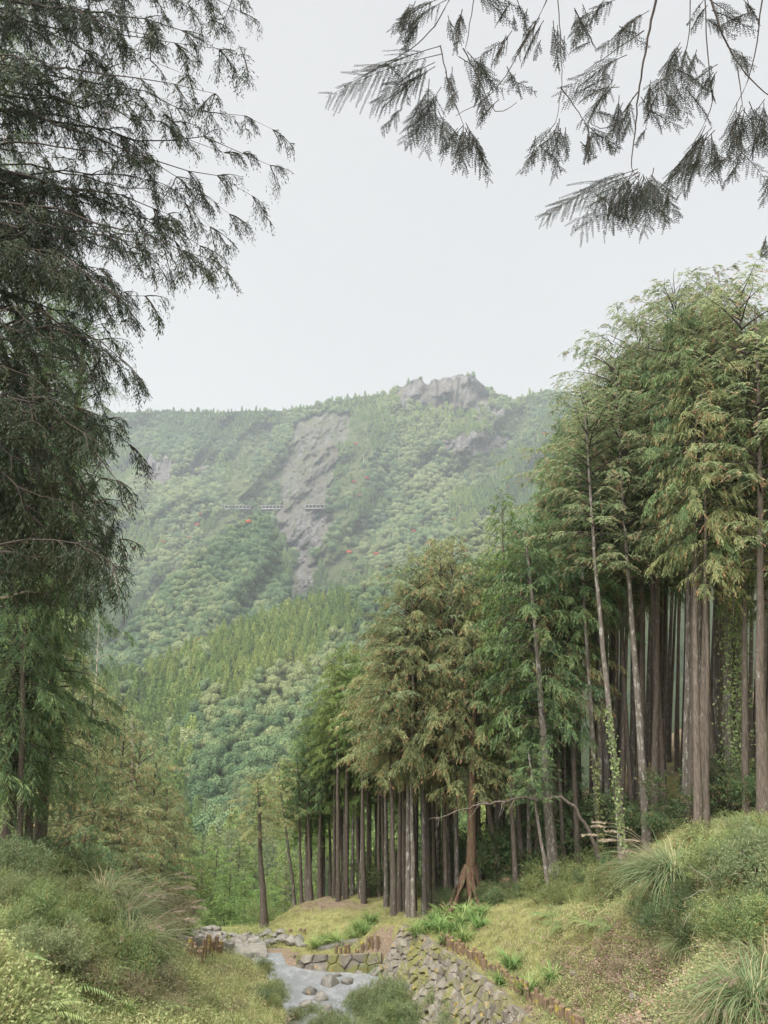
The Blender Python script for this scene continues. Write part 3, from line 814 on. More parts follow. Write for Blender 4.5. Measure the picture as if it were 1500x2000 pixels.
# ------------------------------------------------------------------ haze: the air between
V, Q = boxmesh([(-2400, -260, -106, 2400, 2800, 830)])
hz = N('haze_air')
pv = hz.new('ShaderNodeVolumePrincipled')
pv.inputs['Color'].default_value = (.86, .93, 1, 1)
pv.inputs['Density'].default_value = .00016
pv.inputs['Anisotropy'].default_value = .1
hz.link(pv.outputs[0], hz.out.inputs['Volume'])
tag(obj('haze', mesh_np('haze', V, Q), hz.m), 'thin pale haze filling the valley air', 'haze', None, 'stuff')

# ------------------------------------------------------------------ stream and stonework
cx, cyy = np.meshgrid(np.arange(-16, 9, .25), np.arange(10, 40, .25))
ins = sdist(cx, cyy, chan) < .3
iy, ix_ = np.where(ins[:-1, :-1])
vid = np.arange(cx.size).reshape(cx.shape)
wz = WATER+.02*fbm(cx*2, cyy*2, 3, 8)
F = np.stack([vid[iy, ix_], vid[iy, ix_+1], vid[iy+1, ix_+1], vid[iy+1, ix_]], -1)
used = np.unique(F); remap = np.full(cx.size, -1); remap[used] = np.arange(len(used))
Vw = np.stack([cx, cyy, wz], -1).reshape(-1, 3)[used]
tag(obj('stream', mesh_np('stream', Vw, remap[F], None, True), M['water']), kind='structure')

def clip(poly, nx_, ny_, c):                 # keep nx*x+ny*y <= c
    out = []
    for i in range(len(poly)):
        a, b = poly[i], poly[(i+1) % len(poly)]
        da, db = nx_*a[0]+ny_*a[1]-c, nx_*b[0]+ny_*b[1]-c
        if da <= 0: out.append(a)
        if (da < 0 < db) or (db < 0 < da):
            t = da/(da-db); out.append((a[0]+(b[0]-a[0])*t, a[1]+(b[1]-a[1])*t))
    return out
def masonry(name, label, top, h, batter, spacing, seed, side=1, mat='wall_stone'):
    """irregular stones fitted over a battered face; each stone a piece of its own"""
    q = np.random.default_rng(seed)
    top = np.asarray(top, float)
    sg = np.linalg.norm(np.diff(top[:, :2], axis=0), axis=1); cum = np.r_[0, np.cumsum(sg)]; L = cum[-1]
    hh = np.asarray(h, float)
    tgt = np.gradient(top[:, :2], axis=0); tgt = unit(tgt); nr = np.stack([-tgt[:, 1], tgt[:, 0]], 1)*side
    def pt(s, v, out):
        i = lambda a: np.interp(s, cum, a)
        hx = i(hh); n2 = np.array([i(nr[:, 0]), i(nr[:, 1])]); n2 = n2/np.linalg.norm(n2)
        return np.array([i(top[:, 0])+n2[0]*(v*batter+out), i(top[:, 1])+n2[1]*(v*batter+out), i(top[:, 2])-v*hx/hh.max()+out*.25])
    root = thing(name, label, 'wall', tuple(pt(L/2, hh.max(), 0)))
    o0 = np.array(root.location)
    seeds = []
    Hm = hh.max(); rows = int(Hm/spacing/.9)+1; cols = int(L/spacing)+1
    for j in range(rows+1):
        for i in range(cols+1):
            seeds.append(((i+.5*(j % 2)+q.uniform(-.36, .36))*spacing, (j+q.uniform(-.34, .34))*spacing*.9))
    sd = np.array(seeds)
    for a in sd:
        poly = [(max(0, a[0]-1), max(-.04, a[1]-1)), (min(L, a[0]+1), max(-.04, a[1]-1)), (min(L, a[0]+1), min(Hm, a[1]+1)), (max(0, a[0]-1), min(Hm, a[1]+1))]
        if poly[0][0] >= poly[1][0] or poly[0][1] >= poly[2][1]: continue
        for b in sd:
            dx, dy = b[0]-a[0], b[1]-a[1]; d2 = dx*dx+dy*dy
            if d2 < 1e-9 or d2 > 2.6*spacing**2*2: continue
            poly = clip(poly, dx, dy, dx*(a[0]+b[0])/2+dy*(a[1]+b[1])/2)
            if len(poly) < 3: break
        if len(poly) < 3: continue
        pc = np.array(poly); c = pc.mean(0)
        ar = .5*abs(np.dot(pc[:, 0], np.roll(pc[:, 1], 1))-np.dot(pc[:, 1], np.roll(pc[:, 0], 1)))
        if ar < .025: continue
        pr = q.uniform(.03, .1); tilt = q.uniform(-.16, .16, 2)
        rings = []
        for k, o in ((.985, -.12), (.97, pr*.45), (.8, pr)):
            rings.append([pt(c[0]+(p_[0]-c[0])*k, c[1]+(p_[1]-c[1])*k, o+(tilt[0]*(p_[0]-c[0])+tilt[1]*(p_[1]-c[1]))*(o > 0)+q.normal(0, .012)) for p_ in poly])
        n_ = len(poly); Vv = np.array(sum(rings, []))-o0
        bm = bmesh.new(); vv = [bm.verts.new(x) for x in Vv]
        for k in range(2):
            for i in range(n_): bm.faces.new((vv[k*n_+i], vv[k*n_+(i+1) % n_], vv[(k+1)*n_+(i+1) % n_], vv[(k+1)*n_+i]))
        bm.faces.new(vv[2*n_:]); bmesh.ops.recalc_face_normals(bm, faces=bm.faces)
        me = bpy.data.meshes.new('stone'); bm.to_mesh(me); bm.free()
        obj('stone', me, M[mat], root)
    ss = np.linspace(0, L, 40)
    A_ = np.array([[pt(s_, v_, -.06) for s_ in ss] for v_ in np.linspace(-.02, Hm, 4)])-o0
    B_ = np.array([[pt(s_, -.02, -.06-d_) for s_ in ss] for d_ in (.5,)])-o0; B_[..., 2] = A_[0, :, 2]
    i4 = np.arange(A_.shape[0]*40).reshape(A_.shape[0], 40)
    obj('core', mesh_np('core', A_.reshape(-1, 3), np.stack([i4[:-1, :-1], i4[:-1, 1:], i4[1:, 1:], i4[1:, :-1]], -1).reshape(-1, 4)), M['joint'], root)
    return root
wt = WTOP.copy(); wt[:, 2] += .02
masonry('stone_wall', 'long battered retaining wall of irregular mossy stones beside the stream', wt, wt[:, 2]-WATER+.35, .34, .47, 3)
lw = np.array([P(560,1868,28.0*S), P(590,1867,27.0*S), P(660,1866,26.7*S), P(745,1862,26.6*S)])
masonry('stone_wall', 'low stone wall on the far side of the pool facing the camera', lw, np.full(4, lw[:, 2].mean()-WATER+.3), .3, .55, 4, side=-1)

def boulder_mesh(seed, sub=3, flat=.75, cuts=11):
    q = np.random.default_rng(seed); V, Fc = ico(sub)
    for k in range(cuts):
        n_ = unit(q.normal(0, 1, 3)); d_ = q.uniform(.55, .85)
        V = V-np.maximum(0, V@n_-d_)[:, None]*n_
    V = V*np.array([1, q.uniform(.7, .95), flat])
    V = V+q.normal(0, .012, V.shape)
    return mesh_np('boulder', V, Fc, smooth=False)
bmesh_ = [boulder_mesh(60+k, 3, f) for k, f in enumerate((.8, .6, .95, .5, .7, .55))]
for m_ in bmesh_: m_.materials.append(M['river_stone'])
BO = [(645,1940,30,0,'tall orange-lichened boulder standing in the middle of the pool'), (607,1957,26,1,'rounded wet boulder at the near edge of the pool, left of its neighbours'), (626,1968,28,4,'brown boulder just below the lichened boulder in the pool'),
      (597,1977,28,3,'flat wet stone at the bottom left corner of the pool'), (640,1990,20,5,'small stone in the foam below the pool'), (781,1948,24,2,'upright squared grey block standing by the foot of the wall'),
      (678,1940,24,3,'flat mossy stone right of the lichened boulder'), (735,1915,30,3,'broad flat slab at the far right corner of the pool'), (703,1905,26,5,'low flat slab breaking the water at the far side of the pool'), (660,1921,16,5,'small dark stone in the riffle behind the lichened boulder'),
      (742,1975,22,1,'pale stone among plants right of the pool'), (706,1962,20,4,'pale stone at the edge of the gravel bar'), (812,1962,18,0,'small pale stone near the foot of the long wall'), (725,1992,22,5,'light stone at the bottom edge in the gravel bar plants'), (770,1990,20,3,'grey stone half hidden at the bottom edge below the wall'),
      (685,1930,15,3,'small stone between riffle and gravel bar'), (1120,1905,16,3,'half-buried stone in the worn slope'), (1245,1960,26,2,'mossy orange stone on the lower right slope'), (1300,1985,30,0,'pale stone at the bottom of the right slope'), (1265,1805,26,1,'dark stone bedded in the right bank under the shrubs')]
for i, (px, py, w, k, lab) in enumerate(BO):
    g = G(px, py, 14 if px < 900 else 8)
    if px < 850: g.z = max(g.z, WATER-.05)
    s_ = w*.5*g.y*1.09/FPX*1.15
    o = obj('boulder', bmesh_[k], None, None, g+Vector((0, 0, s_*.22)))
    o.scale = (s_, s_, s_); o.rotation_euler = (random.uniform(-.2, .2), random.uniform(-.2, .2), random.uniform(0, 6))
    tag(o, lab, 'rock', 'rocks in and by the stream')
for k in range(16):
    t = k/15+random.uniform(-.03, .03); e = Vector(P(532+t*28, 1905+t*95, (23.6-3.6*t)*S)); s_ = random.uniform(.16, .36)
    o = obj('bank_stone', bmesh_[random.randrange(6)], None, None, (e.x+random.uniform(-.1, .35), e.y, WATER+.06)); o.scale = (s_*1.2, s_, s_*.9); o.rotation_euler = (random.uniform(-.3, .3), random.uniform(-.3, .3), random.uniform(0, 6))
    tag(o, 'stone along the left edge of the pool', 'stone', 'stones edging the pool')
rubble_regions = [(375, 440, 1826, 1852, 80, 'loose heap above the weir ledge'), (452, 500, 1832, 1850, 40, 'loose scatter right of the weir heap'), (500, 600, 1826, 1850, 40, 'scatter along the foot of the grassy slope')]
for (a, b, c, d, n_, wh) in rubble_regions:
    for k in range(n_):
        px, py = random.uniform(a, b), random.uniform(c, d)
        g = G(px, min(py, 1856), 30); s_ = random.uniform(.13, .3)
        o = obj('rubble_stone', bmesh_[random.randrange(6)], None, None, g+Vector((0, 0, s_*.3+random.uniform(0, .25 if n_ > 40 else .1))))
        o.scale = (s_*1.25, s_, s_*.75); o.rotation_euler = (random.uniform(-.4, .4), random.uniform(-.4, .4), random.uniform(0, 6))
        tag(o, 'pale stone in the '+wh, 'stone', wh)

def beam(name, lab, a, b, w, h, mat, up=.2):
    a = Vector(a); b = Vector(b); d = b-a; L = d.length; q = np.random.default_rng(int(L*100))
    n_ = 14; t = np.linspace(0, L, n_); prof = [(-w/2, -h), (-w/2, -.05), (-w/2+.06, 0), (w/2-.06, 0), (w/2, -.05), (w/2, -h)]
    Vv = np.array([[(x, p_[0], p_[1]) for p_ in prof] for x in t])+q.normal(0, .025, (n_, 6, 3))
    i4 = np.arange(n_*6).reshape(n_, 6); Q = [np.stack([i4[:-1, j], i4[1:, j], i4[1:, (j+1) % 6], i4[:-1, (j+1) % 6]], -1) for j in range(6)]
    me = mesh_np(name, Vv.reshape(-1, 3), np.concatenate(Q))
    o = obj(name, me, M[mat], None, a+Vector((0, 0, up))); o.rotation_euler = (0, -math.atan2(d.z, math.hypot(d.x, d.y)), math.atan2(d.y, d.x))
    return tag(o, lab, 'ledge')
beam('weir_ledge', 'pale worn weir ledge crossing the stream bed in front of the stone heap', G(318,1872,25), G(440,1853,25), .8, .7, 'concrete')
beam('weir_ledge', 'short flat weir slab right of the stone heap', G(448,1862,25), G(520,1858,25), 1.5, .7, 'concrete')
beam('weir_ledge', 'thin stone kerb running up the grassy slope above the low wall', G(620,1855,25), G(700,1838,25), .35, .4, 'concrete', .12)

def stake_mesh(seed):
    q = np.random.default_rng(seed); th = np.linspace(0, 2*PI, 9, endpoint=False); rr = .078*(1+q.normal(0, .06, 9))
    ring = np.stack([np.cos(th)*rr, np.sin(th)*rr], 1); bm = bmesh.new()
    lo = [bm.verts.new((x, y, -.45)) for x, y in ring]; m1 = [bm.verts.new((x, y, .36+x*q.normal(0, .2))) for x, y in ring]; hi = [bm.verts.new((x*.86, y*.86, .385+x*.1)) for x, y in ring]
    for A_, B_ in ((lo, m1), (m1, hi)):
        for i in range(9): bm.faces.new((A_[i], A_[(i+1) % 9], B_[(i+1) % 9], B_[i]))
    bm.faces.new(hi); me = bpy.data.meshes.new('stake'); bm.to_mesh(me); bm.free(); me.materials.append(M['stake']); return me
stakes = [stake_mesh(k) for k in range(6)]
def edging(lab, pl, step, z=1.0, y0=10):
    w = [G(a, b, y0) for a, b in pl]; root = thing('log_edging', lab, 'edging', w[0])
    for a, b in zip(w[:-1], w[1:]):
        n_ = max(1, int((b-a).xy.length/step))
        for k in range(n_):
            if random.random() < .06: continue
            p_ = a.lerp(b, k/n_)+Vector((random.uniform(-.05, .05), random.uniform(-.05, .05), 0)); p_.z = float(H(p_.x, p_.y))
            o = obj('stake', random.choice(stakes), None, root, p_-root.location); sz = random.uniform(.75, 1.15)
            o.scale = (sz, sz, z*random.uniform(.55, 1.15)); o.rotation_euler = (random.uniform(-.09, .09), random.uniform(-.09, .09), random.uniform(0, 6))
edging('long row of short weathered log stakes running along the grass above the stone wall', [(862,1842),(882,1854),(930,1880),(960,1906),(1000,1932),(1030,1953),(1060,1970),(1096,1994),(1140,2030)], .165, 1.0)
edging('short dark row of log stakes on the grass terrace behind the pool', [(657,1866),(700,1864),(745,1862)], .2, 1.1, 27)
edging('few dark stakes standing in front of the weir ledge', [(368,1876),(400,1872),(436,1866)], .3, 1.5, 24)
edging('curved row of low rails on the far grassy slope', [(566,1822),(585,1821),(603,1828)], .3, .6, 30)

# ------------------------------------------------------------------ right-hand stand
T = [(577,1764,7,552,1560,1470,1610,.75,'olive'),(590,1752,7,583,1560,1445,1590,.7,'cedar'),(607,1756,8,604,1560,1385,1570,.75,'cedar'),(625,1750,9,624,1500,1345,1550,.8,'cedar'),
 (652,1754,8,652,1500,1300,1520,.75,'fresh'),(661,1760,10,656,1470,1262,1480,.8,'fresh'),(676,1756,10,676,1460,1246,1450,.85,'fresh'),(688,1748,8,690,1460,1270,1460,.8,'fresh'),(705,1756,9,706,1450,1262,1440,.9,'fresh'),
 (711,1764,11,708,1440,1290,1430,.8,'fresh'),(720,1752,8,717,1450,1280,1460,.8,'cedar'),(742,1752,8,735,1430,1262,1470,.9,'cedar'),(755,1772,11,755,1450,1225,1490,1.0,'olive'),(769,1788,12,764,1430,1185,1450,1.0,'olive'),
 (798,1790,12,795,1450,1120,1500,1.0,'olive'),(807,1792,10,806,1500,1095,1500,1.0,'cypress'),(829,1788,10,825,1550,1070,1510,1.0,'olive'),(850,1774,9,846,1560,1050,1500,1.0,'cypress'),(872,1770,9,868,1560,1040,1550,1.0,'olive'),
 (893,1764,10,890,1560,1025,1540,1.05,'olive'),(980,1724,13,942,1532,1120,1500,.9,'olive'),(1008,1732,11,1006,1500,945,1450,.95,'cone'),(1020,1716,13,1012,1450,1060,1500,1.0,'cedar'),(1034,1712,9,1030,1450,1000,1470,.95,'cedar'),
 (1074,1748,8,1048,1584,1440,1560,.5,'cedar'),(1085,1732,23,1063,1493,985,1440,1.1,'cedar'),(1102,1697,10,1090,1450,960,1420,1.0,'cedar'),(1130,1690,13,1112,1400,900,1380,1.1,'olive'),(1175,1697,13,1157,1423,850,1200,1.0,'cedar'),
 (1192,1662,16,1175,1400,810,1160,1.1,'cypress'),(1220,1700,17,1168,1150,745,1110,1.15,'cypress'),(1238,1640,11,1215,1300,700,1120,1.0,'cypress'),(1265,1658,18,1230,1190,640,1130,1.2,'cypress'),(1295,1610,18,1277,1250,590,1110,1.2,'cypress'),
 (1350,1613,19,1343,1150,550,1060,1.25,'cypress'),(1363,1617,16,1358,1200,580,1090,1.1,'cedar'),(1379,1627,10,1373,1300,700,1150,.9,'olive'),(1400,1595,22,1372,1260,540,1080,1.25,'cypress'),(1428,1589,19,1420,1327,525,1060,1.25,'cypress'),
 (1457,1593,15,1450,1250,535,1100,1.15,'olive'),(1490,1600,24,1480,1200,530,1120,1.3,'cypress')]
LM = {'cedar': 'cedar_leaf', 'fresh': 'fresh_leaf', 'cypress': 'cypress_leaf', 'olive': 'olive_leaf', 'cone': 'fresh_leaf'}
KIND = {'cedar': 'green-crowned cedar', 'fresh': 'bright green cedar', 'cypress': 'yellow-green cypress with brown tips', 'olive': 'olive cedar with drooping brown-tipped foliage', 'cone': 'narrow cone-topped green cedar'}
SKY = [(560,1490),(600,1420),(630,1345),(690,1262),(760,1255),(800,1130),(850,1085),(920,1050),(980,1020),(1050,1010),(1090,920),(1105,780),(1180,700),(1240,650),(1290,590),(1400,550),(1600,540)]
FRONT = []
def mk(ty): return ('cedar' if ty == 'fresh' else ty)+str(random.randrange(3))
for i, (bx, by, bw, mx_, my_, tp_, cb_, R_, ty) in enumerate(sorted(T)):
    b = G(bx, by, 22)
    if bx < 640: b = P(bx, by, min(b.y, 36.5*S)); b.z = min(b.z, float(H(b.x, b.y)))
    FRONT.append((bx, b.y))
    tx = bx+(mx_-bx)*(by-tp_)/(by-my_) if ty != 'cone' else 976
    tx = bx+(tx-bx)*.9
    top = P(tx, tp_, b.y); hh_ = top.z-b.z
    zc_ = P(bx, cb_, b.y).z; cb = min(.8, max(.1, (zc_-b.z)/hh_))
    pale = bx in (1265, 1220, 1175, 577) or random.random() < .3
    tree('conifer_tree', '%s, %s front-row trunk from left, right-hand stand' % (KIND[ty], ordinal(i)), 'tree', b, top, max(.09, bw*.5*b.y*1.07/FPX*.8), cb, R_*random.uniform(.72, .95), mk(ty), LM[ty],
         'pale_bark' if pale else 'bark', 'front row of the right-hand conifer stand', .16, 500+i)
b = G(517, 1812, 30); top = P(503, 1500, b.y)
tree('conifer_tree', 'lone slender conifer with a small crown standing left of the stand', 'tree', b, top, 6.5*b.y*1.07/FPX, .55, .55, 'olive1', 'olive_leaf', 'bark', None, .12, 901)
# the great old tree with reddish flaring roots
b = G(918, 1762, 24); top = P(928, 1210, b.y+.8)
t = tree('old_root_tree', 'massive old tree with reddish flaring roots at the edge of the grass', 'tree', b, top, .24, .36, .9, 'olive0', 'olive_leaf', 'red_bark', None, .1, 902, r1=.04)
prt = []
for k in range(11):
    a = k*.571+random.uniform(-.15, .15); l = random.uniform(.8, 1.7); q = np.linspace(0, 1, 7)
    prt.append(tube(np.stack([math.cos(a)*(.15+l*q), math.sin(a)*(.15+l*q), 1.7*(1-q)**2.2-.22+.08*np.sin(q*9+k)], 1), np.linspace(.14, .04, 7), 6))
V, Q = join(prt); V = V+(fbm(V[:, 0]*9, V[:, 1]*9+V[:, 2]*7, 3, 4)-.5)[:, None]*.22
obj('roots', mesh_np('roots', V, Q, smooth=True), M['red_bark'], t)
o = obj('tree_stump', stake_mesh(9).copy(), None, None, G(990, 1742, 24)); o.data.materials[0] = M['red_bark']; o.scale = (2.4, 2.4, 1.3); tag(o, 'short broken stump in the grass right of the old root tree', 'stump')
# the dark interior behind
FRONT.sort(); fx_, fy_ = np.array(FRONT).T
k = 0; tries = 0
while k < 195 and tries < 4000:
    tries += 1
    bx = random.uniform(598, 1640) if k < 150 else random.uniform(1080, 1600); Yf = float(np.interp(bx, fx_, fy_)); Yb = Yf+(random.uniform(.7, 3.5) if k < 75 else random.uniform(2, 9)+random.uniform(0, 26))
    x = float(ray(bx, 1700)[0])*Yb
    if x > 64 or Yb > 110: continue
    b = Vector((x, Yb, float(H(x, Yb))))
    sk = float(np.interp(bx, *np.array(SKY).T)); top = P(bx+random.uniform(-15, 10), sk+(random.uniform(10, 110) if k < 75 else random.uniform(25, 190)), Yb)
    if top.z-b.z < 6: continue
    ty = 'fresh' if bx < 740 else random.choice(['cedar', 'cedar', 'olive', 'cypress'] if bx > 1050 else ['cedar', 'olive', 'olive'])
    tree('conifer_tree', 'slender conifer %s behind the %s front-row trunk of the right-hand stand' % ('just' if Yb-Yf < 6 else 'deep', ordinal(int(np.argmin(np.abs(fx_-bx))))), 'tree', b, top, random.uniform(.1, .18), random.uniform(.42, .62), random.uniform(.65, 1.0), mk(ty), LM[ty], random.choice(['bark', 'bark', 'pale_bark']), 'interior trees of the right-hand stand', .12, 1000+k)
    k += 1
# low drooping crowns along the front edge
for i, (px, py, Yo, s_, ty, lab) in enumerate([(870,1690,-1.5,.62,'cypress','small yellow-green cypress sapling left of the old root tree'), (1000,1700,-.5,.7,'cedar','low dark cedar sapling behind the leaning trunks'),
        (790,1740,1.5,.6,'cedar','young cedar among the thin trunks of the stand'), (1110,1690,.5,.6,'cedar','young cedar in the shade behind the thick leaning trunk'), (640,1740,1,.5,'fresh','young bright cedar at the left end of the stand')]):
    g = G(px, py, 22); x, y = g.x, g.y+Yo; b = Vector((x, y, float(H(x, y))))
    tree('young_conifer', lab, 'tree', b, b+Vector((0, 0, 6.5*s_*1.4)), .07, .1, s_, mk(ty), LM[ty], 'bark', None, .1, 1300+i)

# ------------------------------------------------------------------ left-hand trees
r = np.random.default_rng(77)
ps = crown_paths(r, 26, 3.6, 300, lambda q: .75+.3*math.sin(q*40)*.3-.35*q, .25, .75)
CROWN['tall0'] = (leafmesh('tall0', *foliage(r, ps, per_m=8.5, bl=(.5, 1.1), m=13, leaf=(.1, .19), wid=(.018, .03), hang=.6, spread=.6, tipp=.06)), mesh_np('tall_limbs', *limbs(ps, .06, .012, 3)), 26)
for i, (bx, by, bw, tx, cb, R_, lab) in enumerate([(6,1700,34,40,.1,.8,'thick dark cedar trunk cut by the left edge of the picture'), (36,1706,13,80,.16,.55,'left stem of the twin cedar near the left edge'), (56,1702,16,105,.12,.6,'right paler stem of the twin cedar near the left edge'),
        (74,1690,25,170,.14,.75,'leaning cedar with a thick bare base beside the left shrubs'), (100,1650,20,160,.2,.75,'cedar with leafy vine on its right side, rightmost of the left trunks'), (-60,1690,30,-20,.2,.9,'dark cedar just beyond the left edge of the picture')]):
    b = G(bx, by, 14); top = P(tx, (560, 640, 520, 600, 700, -260)[i], b.y+.5)
    tree('cedar_tree', lab, 'tree', b, top, bw*.5*b.y*1.07/FPX*.72, cb, R_, 'tall0', 'cedar_leaf', 'bark', 'tall cedars on the left bank', .2, 1400+i, r1=.09)
for i, (bx, by, tpy, bpy_, R_, lab) in enumerate([(30,1690,900,1560,1.15,'younger dark cedar hung with low boughs between the left trunks'), (112,1670,960,1500,1.05,'younger dark cedar with low boughs in front of the leafy-vined trunk'), (150,1660,1080,1330,.8,'small-crowned cedar right of the left trunks')]):
    b = G(bx, by, 14); b.y -= 1.2; b.x *= .95; b.z = float(H(b.x, b.y)); top = P(bx+22, tpy, b.y); cbz = (P(bx, bpy_, b.y).z-b.z)/(top.z-b.z)
    tree('cedar_tree', lab, 'tree', b, top, .14, cbz, R_, 'cedar%d' % i, 'cedar_leaf', 'bark', 'tall cedars on the left bank', .2, 1450+i)
for i, (px, tpy, Y, R_, ty) in enumerate([(150,1262,60,1.25,'olive'),(186,1305,57,1.2,'olive'),(216,1340,64,1.25,'olive'),(246,1385,60,1.2,'olive'),(276,1420,68,1.3,'cypress'),(306,1462,66,1.2,'olive'),(328,1520,62,1.0,'olive'),(345,1590,66,1.0,'olive'),
        (290,1560,54,1.1,'olive'),(240,1530,50,1.1,'olive'),(190,1480,47,1.2,'olive'),(150,1430,46,1.1,'olive'),(100,1330,52,1.2,'olive'),(50,1300,50,1.2,'cedar'),(318,1640,52,.8,'cedar'),(270,1640,46,.9,'olive'),(215,1640,44,.9,'cedar'),(10,1350,48,1.2,'cedar'),(170,1600,41,.8,'cedar')]):
    x = float(ray(px, tpy)[0])*Y; b = Vector((x, Y, float(H(x, Y)))); top = P(px, tpy, Y)
    if top.z-b.z < 6: b.z = top.z-6
    tree('dense_conifer', 'dense conifer clothed to the ground among the left-bank conifers (%s)'.replace(' (%s)', '')+'%.0s' % ordinal(i), 'tree', b, top, .2, .03, R_, mk(ty), LM[ty], 'bark', 'dense conifers on the left bank', .1, 1500+i)
for px, py, Y, h_, rad, lab, sd_ in [(262,1500,66,7.0,.22,'broken pale dead trunk jutting from the left conifers',3), (188,1330,72,6.5,.13,'thin bleached dead spire rising above the left conifers',5)]:
    q = P(px, py, Y); z0 = float(H(q.x, q.y)); tp_ = P(px, 1380 if px > 200 else 1198, Y).z
    tag(obj('dead_tree', snag_mesh(sd_, tp_-z0, rad, 5), M['dead_wood'], None, (q.x, q.y, z0)), lab, 'dead tree')
# valley conifers
vc = [(372,1640,80),(398,1662,74),(425,1640,84),(450,1690,72),(470,1625,92),(360,1705,66),(415,1725,66),(440,1738,64),(500,1650,96),(480,1700,80),(395,1700,70),(458,1745,68),(380,1750,60),(540,1690,86),(560,1640,100),(520,1720,78),(600,1620,100),(345,1660,84),(430,1780,60),(405,1785,58)]
for i, (px, tpy, Y) in enumerate(vc):
    x = float(ray(px, tpy)[0])*Y; b = Vector((x, Y, float(H(x, Y)))); top = P(px, tpy, Y)
    if top.z-b.z < 7: b.z = top.z-7
    tree('valley_conifer', 'light green conifer in the valley bottom beyond the weir', 'tree', b, top, .16, .03, random.uniform(1.2, 1.7), 'cone%d' % (i % 3), 'fresh_leaf', 'bark', 'light green valley conifers', .1, 1600+i)
k = 0
for i in range(60):
    px = random.uniform(330, 620); py = random.uniform(1600, 1800); b = on_sheet(ridge, px, py)
    hgt = random.uniform(8, 14)
    tree('slope_conifer', 'green conifer low on the forested ridge behind the valley conifers', 'tree', b-Vector((0, 0, 1)), b+Vector((random.uniform(-.3, .3), 0, hgt)), .18, .05, random.uniform(1.0, 1.4), random.choice(['cone0', 'cone1', 'olive1', 'cypress2']), random.choice(['fresh_leaf', 'cedar_leaf', 'cypress_leaf']), 'bark', 'conifers low on the forested ridge', .1, 1700+i)

# ------------------------------------------------------------------ near cedar whose boughs fill the upper left
def bough(px0, py0, px1, py1, Y0, Y1, sag, n_=9):
    t = np.linspace(0, 1, n_); a = P(px0, py0, Y0); b = P(px1, py1, Y1)
    q = np.array(a)[None]*(1-t[:, None])+np.array(b)[None]*t[:, None]
    q[:, 2] += sag*np.sin(t*PI)
    w = np.cumsum(r.normal(0, .13, (n_, 3)), 0); w = w-w[-1:]*t[:, None]
    return q+w
r = np.random.default_rng(12)
TIPS = [(470,10),(482,45),(492,145),(440,120),(432,205),(545,275),(540,345),(505,405),(460,440),(430,530),(395,540),(330,500),(300,520),(295,600),(380,30),(300,90),(350,260),(290,330),(240,420),(200,210),(180,120),(120,330),
        (150,30),(60,150),(90,440),(60,380),(130,560),(200,600),(250,650),(270,745),(230,720),(190,760),(110,680),(60,620),(265,890),(225,840),(170,880),(120,820),(60,760),(240,960),(200,1000),(150,960),(90,930),(245,1075),(235,1130),(180,1110),(120,1060),(60,1020),(40,880),(30,520),(20,260),(230,30),(420,60),(380,170),(450,320),(400,400),(340,440)]
near = []
for px, py in TIPS:
    Y1 = r.uniform(12.5, 17); near.append(bough(-170, py-.3*(px+170)+r.normal(0, 50)+40, px-12, py-22, 16.0, Y1, r.uniform(.3, .9), 12))
for k in range(64):
    py = r.uniform(-60, 1150) if k < 20 else r.uniform(430, 1180); lim = np.interp(py, [-60, 0, 150, 280, 350, 420, 540, 600, 740, 900, 1150], [470, 480, 480, 535, 530, 480, 400, 285, 260, 255, 235]); px = r.uniform(.15, .93)*lim
    near.append(bough(-170, py-.3*(px+170)+r.normal(0, 60)+40, px, py-20, 16.0, r.uniform(13, 18.5), r.uniform(.3, .9), 12))
bx_ = float(ray(-170, 900)[0])*16; bz_ = float(H(bx_, 16))
root = thing('near_cedar', 'big dark cedar whose drooping boughs fill the upper left corner', 'tree', (bx_, 16, bz_))
o0 = np.array(root.location)
q = np.linspace(0, 1, 14)
obj('trunk', trunk_mesh(np.stack([q*0-.6*q, q*0, q*34-.3], 1), .5, .12, 1.4, 12, 5), M['bark'], root)
V, Q = join([tube(p_-o0, np.linspace(.055, .006, len(p_))*r.uniform(.5, 1.1), 5) for p_ in near]); obj('limbs', mesh_np('limbs', V, Q, smooth=True), M['twig'], root)
# side branches, then hanging shoots on both
side = []
for p_ in near:
    L = np.linalg.norm(p_[-1]-p_[0])
    for k in range(int(L*3.2)+3):
        t = r.uniform(.22, 1.0) if k > 2 else 1.0; i = int(t*(len(p_)-1)); b = p_[i]; tg = unit(p_[min(i+1, len(p_)-1)]-p_[max(0, i-1)])
        d = unit(tg*r.uniform(.4, 1.2)+r.normal(0, .45, 3)+np.array([0, 0, -.1])); l = r.uniform(.35, 1.0)*(1.15-.5*t)
        s_ = np.linspace(0, 1, 5)[:, None]; side.append(b+d*l*s_+np.array([0, 0, -1.])*.35*l*s_**2)
V, Q = join([tube(p_-o0, np.linspace(.016, .005, len(p_)), 3) for p_ in side]); obj('twigs', mesh_np('twigs', V, Q), M['twig'], root)['kind'] = 'stuff'
fl = foliage(r, [p_-o0 for p_ in side], per_m=21, bl=(.18, .44), m=9, leaf=(.075, .15), wid=(.014, .022), hang=.5, spread=.65, tipp=.06, droop=.6, t0=.05, taper=.3)
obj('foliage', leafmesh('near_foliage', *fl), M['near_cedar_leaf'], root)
print('near leaves', fl[3].size)

